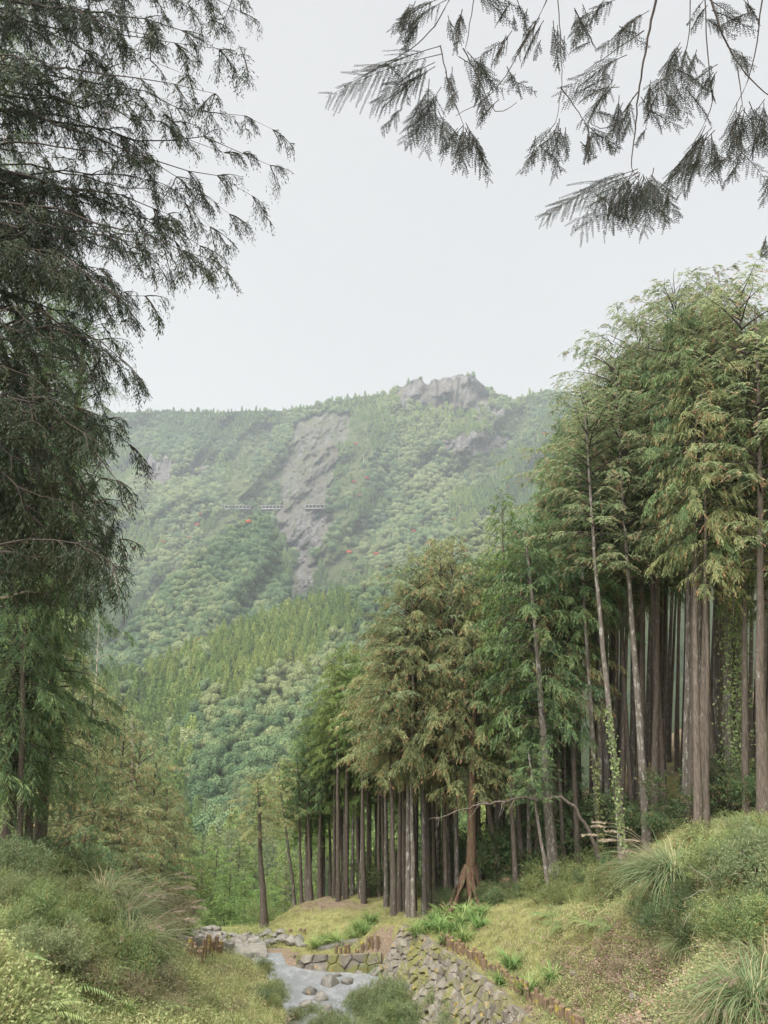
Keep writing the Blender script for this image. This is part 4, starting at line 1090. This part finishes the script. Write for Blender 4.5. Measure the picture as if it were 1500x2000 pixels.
# ------------------------------------------------------------------ overhanging cypress, upper right
r = np.random.default_rng(21)
LIMB = [[(1300,-120),(1290,-40),(1272,40),(1258,110),(1246,180),(1240,265),(1228,330),(1248,352)], [(1370,-120),(1385,-20),(1402,50),(1440,130),(1500,190),(1560,220)], [(1120,-120),(1070,0),(1000,130),(955,195),(890,225)], [(1080,-120),(1090,0),(1096,100),(1099,170),(1085,240)],
        [(960,-120),(925,-10),(912,90),(905,100)], [(920,-100),(870,20),(830,80),(760,120),(700,155),(672,168)], [(1375,-60),(1382,150),(1400,200),(1345,300),(1300,360)], [(1500,-100),(1488,0),(1472,140),(1420,240)], [(1345,-100),(1350,60),(1330,140),(1285,180)],
        [(905,95),(940,160),(965,230),(1010,200)], [(1245,180),(1190,260),(1150,240)], [(1096,170),(1130,220),(1150,250)], [(860,90),(880,180),(905,245)], [(1440,130),(1452,215)], [(1258,60),(1200,100),(1140,140)]]
CL = [(860,90,672,170),(850,130,745,215),(830,185,785,280),(862,170,800,285),(835,215,885,300),(905,245,905,335),(910,240,952,335),(905,245,862,300),(912,100,972,180),(940,110,928,195),(800,8,785,52),(872,0,790,60),(902,20,895,82),(960,8,1002,52),(932,-10,988,22),
      (1062,40,1020,122),(1080,40,1090,132),(1122,20,1162,92),(1130,30,1120,92),(1085,240,1022,338),(1090,240,1058,335),(1095,250,1092,300),(1218,110,1128,172),(1202,165,1128,245),(1210,170,1140,185),(1236,190,1208,272),(1232,230,1216,275),(1140,240,1202,298),(1150,250,1150,315),
      (1250,30,1192,102),(1332,100,1278,205),(1342,90,1330,155),(1350,150,1372,172),(1330,150,1345,240),(1322,180,1300,242),(1246,330,1068,420),(1246,335,1132,458),(1250,340,1178,452),(1254,345,1218,442),(1256,340,1270,445),(1264,350,1328,428),(1256,350,1240,445),(1262,345,1300,440),
      (1390,250,1292,368),(1382,260,1340,375),(1390,260,1390,355),(1450,215,1402,312),(1455,210,1440,322),(1452,215,1502,292),(1470,240,1482,305),(1390,20,1472,62),(1420,90,1472,132),(1400,140,1380,182),(1492,200,1496,275),(1382,10,1350,62),(1452,0,1482,42),(820,40,790,100),(960,170,935,245),(1010,0,1030,60),(1180,0,1150,50),(1290,170,1262,235),(1430,310,1360,330),(1500,270,1440,320),
      (1510,330,1488,400),(1512,470,1494,500),(870,140,890,210),(990,130,1010,180),(1000,60,960,130)]
YF = 7.6
CL = CL+[(a+r.normal(0, 14), b+r.normal(0, 10), c+r.normal(0, 20), d+r.normal(0, 12)) for a, b, c, d in CL]+[((a+c)/2+r.normal(0, 22), (b+d)/2+r.normal(0, 14)-12, (a+c)/2+r.normal(0, 30), (b+d)/2+abs(r.normal(0, 14))+26) for a, b, c, d in CL]
b_ = Vector((9.5, 7.5, 0)); b_.z = float(H(9.5, 7.5))
root = thing('overhanging_cypress', 'cypress whose feathery hanging sprays cross the upper right sky', 'tree', b_)
o0 = np.array(b_)
hub = np.array([8.9, 7.5, ZC+13.5])
parts = []
for k, lm_ in enumerate(LIMB):
    dy = r.uniform(-.4, .5)
    p_ = np.array([P(a, b, YF+dy*(i/len(lm_))) for i, (a, b) in enumerate(lm_)])
    t = np.linspace(0, 1, 4*len(p_)); q = np.stack([np.interp(t, np.linspace(0, 1, len(p_)), p_[:, c]) for c in range(3)], 1)
    for _ in range(6): q[1:-1] = .25*q[:-2]+.5*q[1:-1]+.25*q[2:]
    q = q+r.normal(0, .004, q.shape)
    w0 = {0: .02, 1: .017, 7: .013}.get(k, .008)
    parts.append(tube(q-o0, np.linspace(w0, .003, len(q)), 5))
    if k < 9:
        s_ = np.linspace(0, 1, 8)[:, None]; q2 = hub*(1-s_)+p_[0]*s_+np.array([0, 0, 1.])*np.sin(s_*PI)*.8
        parts.append(tube(q2-o0, np.linspace(.07, w0, 8), 5))
q = np.linspace(0, 1, 12)
obj('trunk', trunk_mesh(np.stack([-.6*q, q*0, q*(hub[2]-o0[2]+4)-.3], 1), .3, .08, 1.4, 10, 6), M['bark'], root)
FB, FD, FN, FLn, FW, FT = [], [], [], [], [], []
for (x0, y0, x1, y1) in CL:
    Ya = YF+r.uniform(-.3, .4); a = np.array(P(x0, y0, Ya)); b = np.array(P(x1, y1, Ya+r.uniform(-.25, .25)))
    ax = b-a; A = np.linalg.norm(ax); ad = ax/A
    vw = unit(a-np.array([0, 0, ZC])); pn = unit(-vw+r.normal(0, .35, 3))
    s_ = np.linspace(0, 1, 8)[:, None]; parts.append(tube(a+ax*s_+np.array([0, 0, .05*A])*np.sin(s_*PI)-o0, np.linspace(.006, .002, 8), 3))
    ns = int(6+A*20)
    for k in range(ns):
        t = .12+.88*(k+r.uniform(0, .6))/ns; sgn = 1 if k % 2 else -1
        lat = np.cross(pn, ad)*sgn
        if lat[2] > .3 and r.uniform() < .35: continue
        d = unit(ad*.8+lat*.62+np.array([0, 0, -.3])+r.normal(0, .1, 3)); l = A*.42*(1.05-.72*t)*r.uniform(.65, 1.2)
        c0 = a+ax*t+np.array([0, 0, .05*A])*math.sin(t*PI)
        m_ = max(3, int(l/.021)); u = (np.arange(m_)+.5)/m_
        pos = c0+d*(u*l)[:, None]+np.array([0, 0, -.12*l])*(u**2)[:, None]
        for sg in (-1, 1):
            ld = d*.75+np.cross(pn, d)*sg*.75+r.normal(0, .12, (m_, 3))
            FB.append(pos); FD.append(ld); FN.append(np.broadcast_to(pn, (m_, 3))+r.normal(0, .25, (m_, 3)))
            FLn.append((.042-.022*u)*r.uniform(.7, 1.15, m_)*(.7+.3*min(1, l/.25))); FW.append(r.uniform(.006, .0095, m_)); FT.append(np.clip(r.normal(.45, .2, m_), 0, 1))
        parts.append(tube(np.stack([c0, c0+d*l*.5, pos[-1]])-o0, [.003, .0025, .0015], 3))
V, Q = join(parts); obj('limbs', mesh_np('limbs', V, Q, smooth=True), M['twig'], root)
FB = np.concatenate(FB)-o0; FT = np.concatenate(FT)
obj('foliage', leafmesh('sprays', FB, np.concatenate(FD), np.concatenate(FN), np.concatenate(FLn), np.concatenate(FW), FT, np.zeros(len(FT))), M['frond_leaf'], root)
print('spray leaves', len(FT))

# ------------------------------------------------------------------ low plants
def ribbon_clump(key, seed, n_, L, W, spread, arch, dead=.15, seg=6):
    q = np.random.default_rng(seed); t = np.linspace(0, 1, seg+1)
    az = q.uniform(0, 6.28, n_); l = q.uniform(L*.55, L, n_); out = q.uniform(.15, 1, n_)*spread; ar = arch*q.uniform(.5, 1.3, n_)
    r0 = q.uniform(0, .16, n_)*L*.6
    rr = r0[:, None]+l[:, None]*(out[:, None]*t+ar[:, None]*.35*t**2)
    z = l[:, None]*(np.sqrt(np.maximum(.05, 1-out**2*.6))[:, None]*t-ar[:, None]*.75*t**2.3)
    w = (W*q.uniform(.7, 1.2, n_))[:, None]*(1-t)**.6*np.minimum(1, .4+t*3)
    c = np.stack([rr*np.cos(az)[:, None], rr*np.sin(az)[:, None], z], -1)+np.cumsum(q.normal(0, .012*L, (n_, seg+1, 3)), 1)
    sd_ = np.stack([-np.sin(az), np.cos(az), q.normal(0, .3, n_)], 1)[:, None]*w[..., None]*.5
    V = np.stack([c-sd_, c+sd_], 2).reshape(-1, 3)
    i0 = (np.arange(n_)*(seg+1)*2)[:, None]+np.arange(seg)[None]*2
    Q = np.stack([i0, i0+1, i0+3, i0+2], -1).reshape(-1, 4)
    tint = np.repeat(np.clip(q.normal(.5, .22, n_), 0, 1), (seg+1)*2); tp_ = np.repeat((q.uniform(0, 1, n_) < dead)*q.uniform(.5, 1, n_), (seg+1)*2)
    return mesh_np(key, V, Q, {'tint': tint, 'tip': tp_}, True)
def plume_mesh(seed, n_=9, L=1.9, lean=(1, 0)):
    q = np.random.default_rng(seed); st = []; pos = []; dr = []
    for k in range(n_):
        a = math.atan2(lean[1], lean[0])+q.normal(0, .7); o = q.uniform(.2, .65); l = L*q.uniform(.8, 1.15); t = np.linspace(0, 1, 8)
        c = np.stack([math.cos(a)*(o*l*t+.25*l*t**3), math.sin(a)*(o*l*t+.25*l*t**3), l*(.85*t-.32*t**3)], 1); st.append(tube(c, np.linspace(.006, .003, 8), 3))
        tg = unit(c[-1]-c[-3]); m_ = 110; u = q.uniform(0, 1, m_); b = c[-1][None]+tg*(u[:, None]-.45)*.26+np.array([0, 0, -.05])*(u**2)[:, None]
        pos.append(b); dr.append(tg*1.0+q.normal(0, .22, (m_, 3))+np.array([0, 0, -.12]))
    V, Q = join(st); b = np.concatenate(pos); m_ = len(b)
    return mesh_np('stalks', V, Q), leafmesh('plumes', b, np.concatenate(dr), q.normal(0, 1, (m_, 3)), q.uniform(.05, .11, m_), q.uniform(.005, .009, m_), np.clip(q.normal(.5, .2, m_), 0, 1), (q.uniform(0, 1, m_) < .15)*1.)
def scatter_leaves(key, seed, n_, rad, hgt, leaf, wid, lobes=9, tipp=.1, stems=14, up=.25):
    """a bush: leafy sprigs spread through an uneven dome, with stems inside"""
    q = np.random.default_rng(seed)
    lobes += 6; lb = np.stack([q.normal(0, .5, lobes), q.normal(0, .5, lobes), q.uniform(.15, .95, lobes)], 1); lr = q.uniform(.14, .42, lobes)
    ns = n_//7; k = q.integers(0, lobes, ns); dn = unit(q.normal(0, 1, (ns, 3))+np.array([0, 0, .35])); c = (lb[k]+dn*(lr[k]*q.uniform(.35, 1.08, ns)**.6)[:, None])
    c = c*np.array([rad, rad, hgt]); c[:, 2] = np.maximum(c[:, 2], .02)
    sd_ = unit(dn+np.array([0, 0, up])+q.normal(0, .5, (ns, 3))); u = q.uniform(0, 1, (ns, 7)); sl = q.uniform(.1, .42, ns)
    pos = c[:, None]+sd_[:, None]*(u*sl[:, None])[..., None]; ld = sd_[:, None]*.7+q.normal(0, .65, (ns, 7, 3))
    tint = np.clip(q.normal(.45, .2, ns)[:, None]+q.normal(0, .15, (ns, 7)), 0, 1); tp_ = (q.uniform(0, 1, ns) < tipp)[:, None]*q.uniform(.3, 1, (ns, 7))
    f = leafmesh(key, pos, ld, unit(q.normal(0, .8, (ns, 7, 3))+np.array([0, 0, .8])), q.uniform(*leaf, (ns, 7)), q.uniform(*wid, (ns, 7)), tint, tp_)
    st = []
    for j in range(stems):
        b = c[q.integers(0, ns)]; s_ = np.linspace(0, 1, 5)[:, None]; st.append(tube(np.array([b[0]*.15, b[1]*.15, -.15])*(1-s_)+b*s_+q.normal(0, .03, (5, 3)), np.linspace(.014, .004, 5), 3))
    return f, mesh_np(key+'_stems', *join(st))
def fern_mesh(seed, n_=9, L=.8):
    q = np.random.default_rng(seed); B, D, Nn, Ln, W, Tt = [], [], [], [], [], []; st = []
    for k in range(n_):
        a = k*6.28/n_+q.normal(0, .25); l = L*q.uniform(.7, 1.15); t = np.linspace(0, 1, 26); el = q.uniform(.5, 1.0)
        c = np.stack([math.cos(a)*l*t, math.sin(a)*l*t, l*(el*t-.75*t**2)], 1); st.append(tube(c[::5], np.linspace(.006, .002, 6), 3)); tg = unit(np.gradient(c, axis=0)); s_ = np.array([-math.sin(a), math.cos(a), 0])
        for sg in (-1, 1):
            B.append(c[3:]); D.append(s_*sg+tg[3:]*.35+np.array([0, 0, -.15])+q.normal(0, .06, (23, 3))); Nn.append(np.tile([0, 0, 1.], (23, 1))); Ln.append(l*.24*np.sin(PI*(.12+.86*t[3:]))); W.append(np.full(23, .03*L)); Tt.append(np.clip(q.normal(.5, .2, 23), 0, 1))
    Tt = np.concatenate(Tt)
    return leafmesh('fern', np.concatenate(B), np.concatenate(D), np.concatenate(Nn), np.concatenate(Ln), np.concatenate(W), Tt, np.zeros(len(Tt)), .3), mesh_np('fern_stalks', *join(st))
def put(name, lab, cat, g, parts_, sc, group=None, rz=None, tilt=None):
    t = thing(name, lab, cat, g-Vector((0, 0, .04)), group, random.uniform(0, 6.28) if rz is None else rz)
    t.scale = (sc, sc, sc) if not isinstance(sc, tuple) else sc
    for nm, me, mt in parts_:
        shared(nm, me, mt, t)
    return t
reed = [ribbon_clump('reed%d' % k, 70+k, 900, 1.75, .015, .66, 1.15, .14, 8) for k in range(2)]
dryreed = ribbon_clump('dryreed', 75, 560, 1.75, .015, .7, 1.1, .42, 8)
lily = [ribbon_clump('lily%d' % k, 80+k, 110, .62, .022, .6, .8, .05, 6) for k in range(3)]
pl_l = plume_mesh(3, 9, 1.7, (1, -.1)); pl_r = plume_mesh(4, 8, 1.7, (-1, -.2)); pl_b = plume_mesh(5, 8, 1.5, (-.2, -.3))
for i, (px, py, sc, lab) in enumerate([(246,1885,1.1,'large green silvergrass clump at the bottom of the left bank, its blades hanging low'), (228,1828,1.25,'large green silvergrass clump in the middle of the left bank with pinkish plumes'), (200,1780,1.2,'silvergrass clump at the top of the left bank under the conifers')]):
    pr = [('blades', reed[i % 2], 'reed_leaf')]
    if i < 2: pr += [('stalks', pl_l[0], 'plume'), ('plumes', pl_l[1], 'plume')]
    put('silvergrass', lab, 'grass clump', G(px, py, 9), pr, sc, 'silvergrass on the banks', .2*i)
for i, (px, py, sc, lab, pm, me) in enumerate([(1322,1740,1.4,'tall arching silvergrass with pale plumes below the right trunks', pl_r, reed[0]), (1300,1735,1.3,'faded tan silvergrass beside the tall arching clump', None, dryreed), (1475,1985,.95,'silvergrass with fat brown plumes in the bottom right corner', pl_b, reed[1]), (1425,2030,.85,'dry straw-coloured silvergrass at the bottom right edge', pl_b, dryreed), (1500,1915,.8,'dry silvergrass clump cut by the right edge', None, dryreed),
        (1345,1862,.55,'small drooping silvergrass tuft on the right bank', None, reed[1]), (1208,1752,.5,'grey-green silvergrass tuft at the top of the grassy slope', None, reed[0])]):
    pr = [('blades', me, 'reed_leaf')]
    if pm: pr += [('stalks', pm[0], 'plume'), ('plumes', pm[1], 'plume')]
    put('silvergrass', lab, 'grass clump', G(px, py, 7), pr, sc, 'silvergrass on the banks', .3*i-.4)
LI = [(815,1832),(848,1806),(880,1796),(905,1842),(872,1846),(902,1806),(928,1800),(836,1818),(860,1822),(890,1822),(700,1820),(722,1806),(690,1838),(640,1846),(618,1854),(1000,1897),(977,1924),(1032,1948),(1080,1924),(742,1908),(662,1848),(714,1826),(357,1975),(95,1975),(235,1995),(18,1935),(910,1790),(865,1795),(935,1815),(940,1790)]
where = lambda px, py: ('on top of the far wall end', 'lilies on the wall end') if 800 < px < 950 else ('on the grass terrace behind the pool', 'lilies on the terrace') if px < 750 and px > 600 else ('beside the long log stakes', 'lilies by the log stakes') if px > 950 else ('in the left foreground', 'grass clumps in the left foreground')
for i, (px, py) in enumerate(LI):
    w_, gp = where(px, py)
    put('grassy_lily', 'bright green strappy tuft '+w_, 'grass clump', G(px, py, 8), [('blades', lily[i % 3], 'lily_leaf')], random.uniform(1.4, 2.1) if px > 400 else random.uniform(.8, 1.0), gp)
fern = [fern_mesh(k, 9, .8) for k in range(2)]
for i, (px, py) in enumerate([(60,1992),(110,1940),(40,1965),(175,1915),(150,1985),(190,1965),(280,1985),(15,1880),(110,1870),(1080,1800),(1100,1815),(1165,1812),(1130,1795),(1240,1640),(1195,1815),(1070,1790),(1180,1780),(95,1745),(60,1780)]):
    put('fern', 'light green fern spreading in the left foreground' if px < 400 else 'fern growing on the upper edge of the grassy slope', 'fern', G(px, py, 7), [('fronds', fern[i % 2][0], 'fern_leaf'), ('stalks', fern[i % 2][1], 'fern_leaf')], random.uniform(.7, 1.1), 'ferns left' if px < 400 else 'ferns right')
bush = [scatter_leaves('bush%d' % k, 90+k, 9000, 1.0, 1.0, (.05, .1), (.016, .03), 9) for k in range(3)]
willow = [scatter_leaves('willow%d' % k, 95+k, 8000, 1.0, 1.05, (.09, .15), (.012, .022), 9, .05) for k in range(2)]
herbs = [scatter_leaves('herb%d' % k, 98+k, 9000, 1.0, .55, (.028, .055), (.01, .02), 11, .25) for k in range(2)]
def thicket(poly, n_, meshes, mats, sc, lab, gp, y0=7, seed=1, name='shrub', cat='shrub'):
    rr = random.Random(seed); k = 0
    xs = [p_[0] for p_ in poly]; ys = [p_[1] for p_ in poly]
    while k < n_:
        px, py = rr.uniform(min(xs), max(xs)), rr.uniform(min(ys), max(ys))
        if not inpoly(np.array([px]), np.array([py]), poly)[0]: continue
        g = G(px, py, y0); m_ = rr.choice(meshes); s_ = rr.uniform(*sc)
        put(name, lab, cat, g, [('leaves', m_[0], rr.choice(mats)), ('stems', m_[1], 'twig')], (s_, s_*rr.uniform(.85, 1.15), s_*rr.uniform(.75, 1.15)), gp)
        k += 1
thicket([(-20,1750),(120,1745),(170,1770),(185,1850),(170,1900),(60,1900),(-20,1860)], 30, bush+willow, ['shrub_leaf', 'grey_shrub_leaf', 'grey_shrub_leaf', 'shrub_leaf'], (.36, .62), 'leafy grey-green shrub massed in the thicket on the left bank', 'left bank thicket', 7, 1)
thicket([(-20,1690),(180,1690),(240,1740),(100,1745),(-20,1740)], 14, bush, ['shrub_leaf', 'dark_shrub_leaf', 'grey_shrub_leaf'], (.6, 1.0), 'shrub at the foot of the left cedar trunks', 'shrubs under the left cedars', 9, 2)
thicket([(60,1880),(260,1880),(330,1930),(330,1990),(180,1960),(60,1920)], 22, herbs+bush[:1], ['yellow_herb_leaf', 'shrub_leaf', 'yellow_herb_leaf'], (.35, .7), 'low yellow-green bushy herb in the left foreground', 'yellow herbs left', 7, 3, 'herb', 'plant')
thicket([(300,1880),(420,1875),(500,1880),(505,1920),(470,1990),(330,1990)], 16, herbs, ['yellow_herb_leaf', 'yellow_herb_leaf', 'shrub_leaf'], (.22, .42), 'low straggling herb on the bank left of the pool', 'herbs on the bank left of the pool', 8, 4, 'herb', 'plant')
thicket([(565,2000),(640,1985),(700,1970),(790,1956),(860,1975),(920,2040),(560,2040)], 85, willow+herbs, ['grey_shrub_leaf', 'grey_shrub_leaf', 'shrub_leaf'], (.38, .72), 'feathery grey-green plant on the gravel bar in front of the stone wall', 'gravel bar plants', 14, 5, 'gravel_bar_plant', 'plant')
thicket([(1400,1640),(1500,1620),(1510,1740),(1420,1760)], 14, bush+willow, ['grey_shrub_leaf', 'shrub_leaf', 'shrub_leaf'], (.5, .85), 'pale leafy shrub on the upper right bank beside the tall silvergrass', 'pale shrubs upper right', 9, 6)
thicket([(1270,1760),(1400,1760),(1510,1740),(1510,1880),(1400,1880),(1260,1800)], 24, bush, ['dark_shrub_leaf', 'dark_shrub_leaf', 'shrub_leaf'], (.35, .62), 'dark green shrub on the shaded face of the right bank', 'dark shrubs right bank', 8, 7)
thicket([(1040,1740),(1100,1715),(1240,1690),(1290,1720),(1250,1760),(1120,1770),(1050,1765)], 26, bush+herbs, ['shrub_leaf', 'dark_shrub_leaf', 'shrub_leaf'], (.4, .8), 'green undergrowth shrub along the foot of the right-hand trunks', 'undergrowth right', 12, 8)
thicket([(850,1775),(960,1745),(1040,1735),(1040,1755),(950,1770)], 10, bush, ['dark_shrub_leaf', 'shrub_leaf'], (.35, .65), 'small shrub near the old root tree', 'shrubs near the old root tree', 18, 9)
thicket([(600,1735),(830,1760),(1100,1690),(1500,1580),(1500,1560),(1100,1660),(800,1720),(600,1720)], 36, bush, ['dark_shrub_leaf', 'dark_shrub_leaf', 'cedar_leaf'], (.9, 1.9), 'dark understory shrub in the shade among the trunks', 'understory of the stand', 22, 10)
thicket([(470,1790),(520,1760),(575,1760),(560,1800),(490,1830)], 12, bush, ['shrub_leaf', 'fern_leaf', 'grey_shrub_leaf'], (.9, 1.6), 'pale green broadleaf shrub behind the lone slender conifer', 'shrubs behind the lone conifer', 36, 11)
thicket([(290,1800),(380,1795),(380,1850),(300,1860)], 12, herbs+bush, ['shrub_leaf', 'fern_leaf', 'yellow_herb_leaf'], (.6, 1.0), 'soft green plant on the far left bank beside the weir ledge', 'plants by the weir', 20, 12, 'bank_plant', 'plant')
thicket([(500,1890),(535,1890),(548,1960),(560,1995),(520,1985),(500,1930)], 12, willow, ['grey_shrub_leaf', 'shrub_leaf'], (.2, .36), 'twiggy bush leaning over the left edge of the pool', 'bushes at the pool edge', 14, 13)

# climbing leaves on some trunks
def vine(lab, px0, py0, px1, py1, y, wpx, n_, mt, seed):
    q = np.random.default_rng(seed); a = np.array(P(px0, py0, y)); b = np.array(P(px1, py1, y)); t = q.uniform(0, 1, n_)
    c = a+(b-a)*t[:, None]+np.stack([q.normal(0, 1, n_)*wpx*y/FPX, q.normal(-.15, .2, n_), q.normal(0, .1, n_)], 1)
    f = leafmesh('vine', c-a, q.normal(0, 1, (n_, 3))+np.array([0, -.2, -.6]), q.normal(0, .5, (n_, 3))+np.array([0, -1, .5]), q.uniform(.08, .16, n_), q.uniform(.06, .11, n_), np.clip(q.normal(.55, .2, n_), 0, 1), np.zeros(n_))
    t_ = thing('climbing_vine', lab, 'vine', a); obj('leaves', f, M[mt], t_)
    s_ = np.linspace(0, 1, 12)[:, None]; obj('stem', mesh_np('stem', *tube((b-a)*s_+q.normal(0, .06, (12, 3)), .015, 4)), M['twig'], t_)
vy = G(96, 1650, 14).y
vine('pale leafy vine climbing the right side of the rightmost left trunk', 118, 1660, 132, 1280, vy-.35, 7, 1500, 'grey_shrub_leaf', 1)
vine('thin vine climbing a front trunk of the right-hand stand', 1176, 1690, 1160, 1480, G(1175,1697,22).y-.2, 3, 350, 'shrub_leaf', 2)
vine('vine with small leaves on the tall pale trunk in the right-hand stand', 1216, 1660, 1185, 1380, G(1220,1700,22).y-.25, 3.5, 450, 'shrub_leaf', 3)
vine('ragged curtain of creepers hanging near the right edge of the stand', 1440, 1560, 1430, 1160, G(1428,1589,22).y-1.0, 16, 1500, 'shrub_leaf', 4)

# dead wood
def branch_thing(lab, pl, y, rad, twigs, seed, mat='dead_wood'):
    q = np.random.default_rng(seed); p_ = np.array([P(a, b, y) for a, b in pl]); o0_ = p_[0]
    t = np.linspace(0, 1, 5*len(p_)); c = np.stack([np.interp(t, np.linspace(0, 1, len(p_)), p_[:, k]) for k in range(3)], 1)-o0_+q.normal(0, .02, (len(t), 3))
    t_ = thing('dead_branch', lab, 'branch', o0_); obj('limb', mesh_np('limb', *tube(c, np.linspace(rad, rad*.25, len(c)), 6), smooth=True), M[mat], t_); prt = []
    for k in range(twigs):
        i = q.integers(len(c)//3, len(c)); d = unit(c[min(i+1, len(c)-1)]-c[i-1]+q.normal(0, .6, 3)+np.array([0, 0, -.35])); l = q.uniform(.3, .9); s_ = np.linspace(0, 1, 5)[:, None]
        prt.append(tube(c[i]+d*l*s_+np.array([0, 0, -.3])*l*s_**2+q.normal(0, .02, (5, 3)), np.linspace(rad*.3, rad*.08, 5), 4))
    if prt: obj('twigs', mesh_np('twigs', *join(prt)), M[mat], t_)['kind'] = 'stuff'
branch_thing('long curving bare branch reaching left across the front trunks', [(1172,1680),(1150,1620),(1120,1575),(1095,1556),(1050,1562),(1020,1556),(980,1566),(930,1572),(890,1585),(850,1600)], G(1085,1732,22).y-1.5, .085, 14, 1, 'bark')
branch_thing('bleached fallen branch with fine twigs on the right bank', [(1456,1660),(1454,1690),(1435,1710),(1400,1740),(1385,1770)], G(1420,1740,8).y-.8, .035, 26, 2)
branch_thing('pale broken limb sticking out of the near cedar boughs', [(-20,1168),(20,1165),(45,1158),(64,1150)], 17, .035, 3, 3)
branch_thing('long dark dead bough hanging down through the left foliage', [(65,760),(75,860),(95,910),(110,940),(165,960)], 14, .03, 5, 4, 'twig')

# ------------------------------------------------------------------ ground cover nobody could count
r = np.random.default_rng(3)
def near_scatter(n_, ok):
    # even per picture area up to a limit, so that near ground is not starved
    px = r.uniform(-60, 1560, n_); py = r.uniform(1560, 2060, n_)
    a, b = ray(px, py); ys = np.arange(7, 70, .25)
    Hs = H(a[:, None]*ys[None], np.broadcast_to(ys[None], (n_, len(ys)))); z = ZC+b[:, None]*ys[None]
    hit = z < Hs; k = np.argmax(hit, 1); good = hit.any(1)
    yy = ys[k]-.12+r.uniform(-.12, .12, n_); x = a*yy; z = H(x, yy); d = sdist(x, yy, chan)
    with np.errstate(all='ignore'):
        i = np.clip(((x+48)/.36).astype(int), 0, nx-1); j = np.clip(((yy+6)/.36).astype(int), 0, ny-1)
    bb = bare[j, i]
    g_ = good & ok(px, py, d, bb)
    return np.stack([x, yy, z-.01], 1)[g_], px[g_], py[g_]
def tuft(key, seed, n_, L, W, rad, dead):
    q = np.random.default_rng(seed); az = q.uniform(0, 6.28, n_); rr = rad*np.sqrt(q.uniform(0, 1, n_)); a2 = q.uniform(0, 6.28, n_)
    b = np.stack([rr*np.cos(az), rr*np.sin(az), np.zeros(n_)], 1); d = np.stack([np.cos(a2)*.6, np.sin(a2)*.6, q.uniform(.5, 1.1, n_)], 1)
    return leafmesh(key, b, d, q.normal(0, 1, (n_, 3)), q.uniform(L*.5, L, n_), q.uniform(W*.7, W*1.3, n_), np.clip(q.normal(.5, .22, n_), 0, 1), (q.uniform(0, 1, n_) < dead)*q.uniform(.5, 1, n_), .3)
def flatleaf(key, seed, n_, L, W, rad, h):
    q = np.random.default_rng(seed); az = q.uniform(0, 6.28, n_); rr = rad*np.sqrt(q.uniform(0, 1, n_)); a2 = q.uniform(0, 6.28, n_)
    b = np.stack([rr*np.cos(az), rr*np.sin(az), q.uniform(0, h, n_)], 1); d = np.stack([np.cos(a2), np.sin(a2), q.uniform(-.1, .5, n_)], 1)
    return leafmesh(key, b, d, q.normal(0, .45, (n_, 3))+np.array([0, 0, 1.]), q.uniform(L*.5, L, n_), q.uniform(W*.7, W*1.3, n_), np.clip(q.normal(.5, .22, n_), 0, 1), (q.uniform(0, 1, n_) < .12)*q.uniform(.4, 1, n_), .45)
def cover(name, me, n_, ok, sc, mat, lab, cat):
    p_, px, py = near_scatter(n_, ok); m_ = len(p_)
    z = r.uniform(*sc, m_); pk = np.clip(fbm(p_[:, 0]*.5, p_[:, 1]*.5, 3, 44)*1.2-.1+r.normal(0, .15, m_), 0, 1)
    gn_scatter(name, me, p_, np.stack([r.normal(0, .12, m_), r.normal(0, .12, m_), r.uniform(0, 6.28, m_)], 1), np.stack([z, z, z*r.uniform(.7, 1.3, m_)], 1), pk, mat, lab, cat); print(name, m_)
cover('short_grass', tuft('tuft_a', 1, 34, .15, .011, .17, .3), 26000, lambda px, py, d, b: (d > .25) & (r.uniform(0, 1, len(px)) > b*1.1), (.6, 1.25), M['grass_leaf'], 'short yellow-green turf on the banks', 'grass')
cover('tall_grass', tuft('tuft_b', 2, 30, .34, .012, .14, .2), 9000, lambda px, py, d, b: (d > .2) & (r.uniform(0, 1, len(px)) > b) & ((px < 560) | (r.uniform(0, 1, len(px)) < .22)), (.6, 1.2), M['grass_leaf'], 'longer loose grass on the banks', 'grass')
cover('herb_cover', flatleaf('herb_a', 3, 60, .05, .022, .22, .14), 16000, lambda px, py, d, b: (d > .1) & ((px < 540) | (px > 1080) | (py > 1990)) & (r.uniform(0, 1, len(px)) > b*.7), (.6, 1.5), M['herb_leaf'], 'mixed low herbs covering the banks', 'ground cover')
cover('leaf_litter', flatleaf('litter_a', 4, 26, .09, .022, .28, .03), 12000, lambda px, py, d, b: (d > .1) & (r.uniform(0, 1, len(px)) < b*1.3), (.6, 1.4), M['litter_leaf'], 'brown leaf litter and dry twigs on the bare earth', 'leaf litter')

# ------------------------------------------------------------------ look-alikes: counted from the left of the picture
same = {}
bpy.context.view_layer.update()
for o in COL.objects:
    if o.parent is None and o.get('category') and not o.get('kind'): same.setdefault(o['label'], []).append(o)
def big_ordinal(n_):
    return ordinal(n_) if n_ < 69 else '%dth' % (n_+1)
for lab, os_ in same.items():
    if len(os_) < 2: continue
    os_.sort(key=lambda o: float(project(o.location.x, o.location.y, o.location.z)[0]))
    for k, o in enumerate(os_): o['label'] = '%s, %s from left' % (lab, big_ordinal(k))
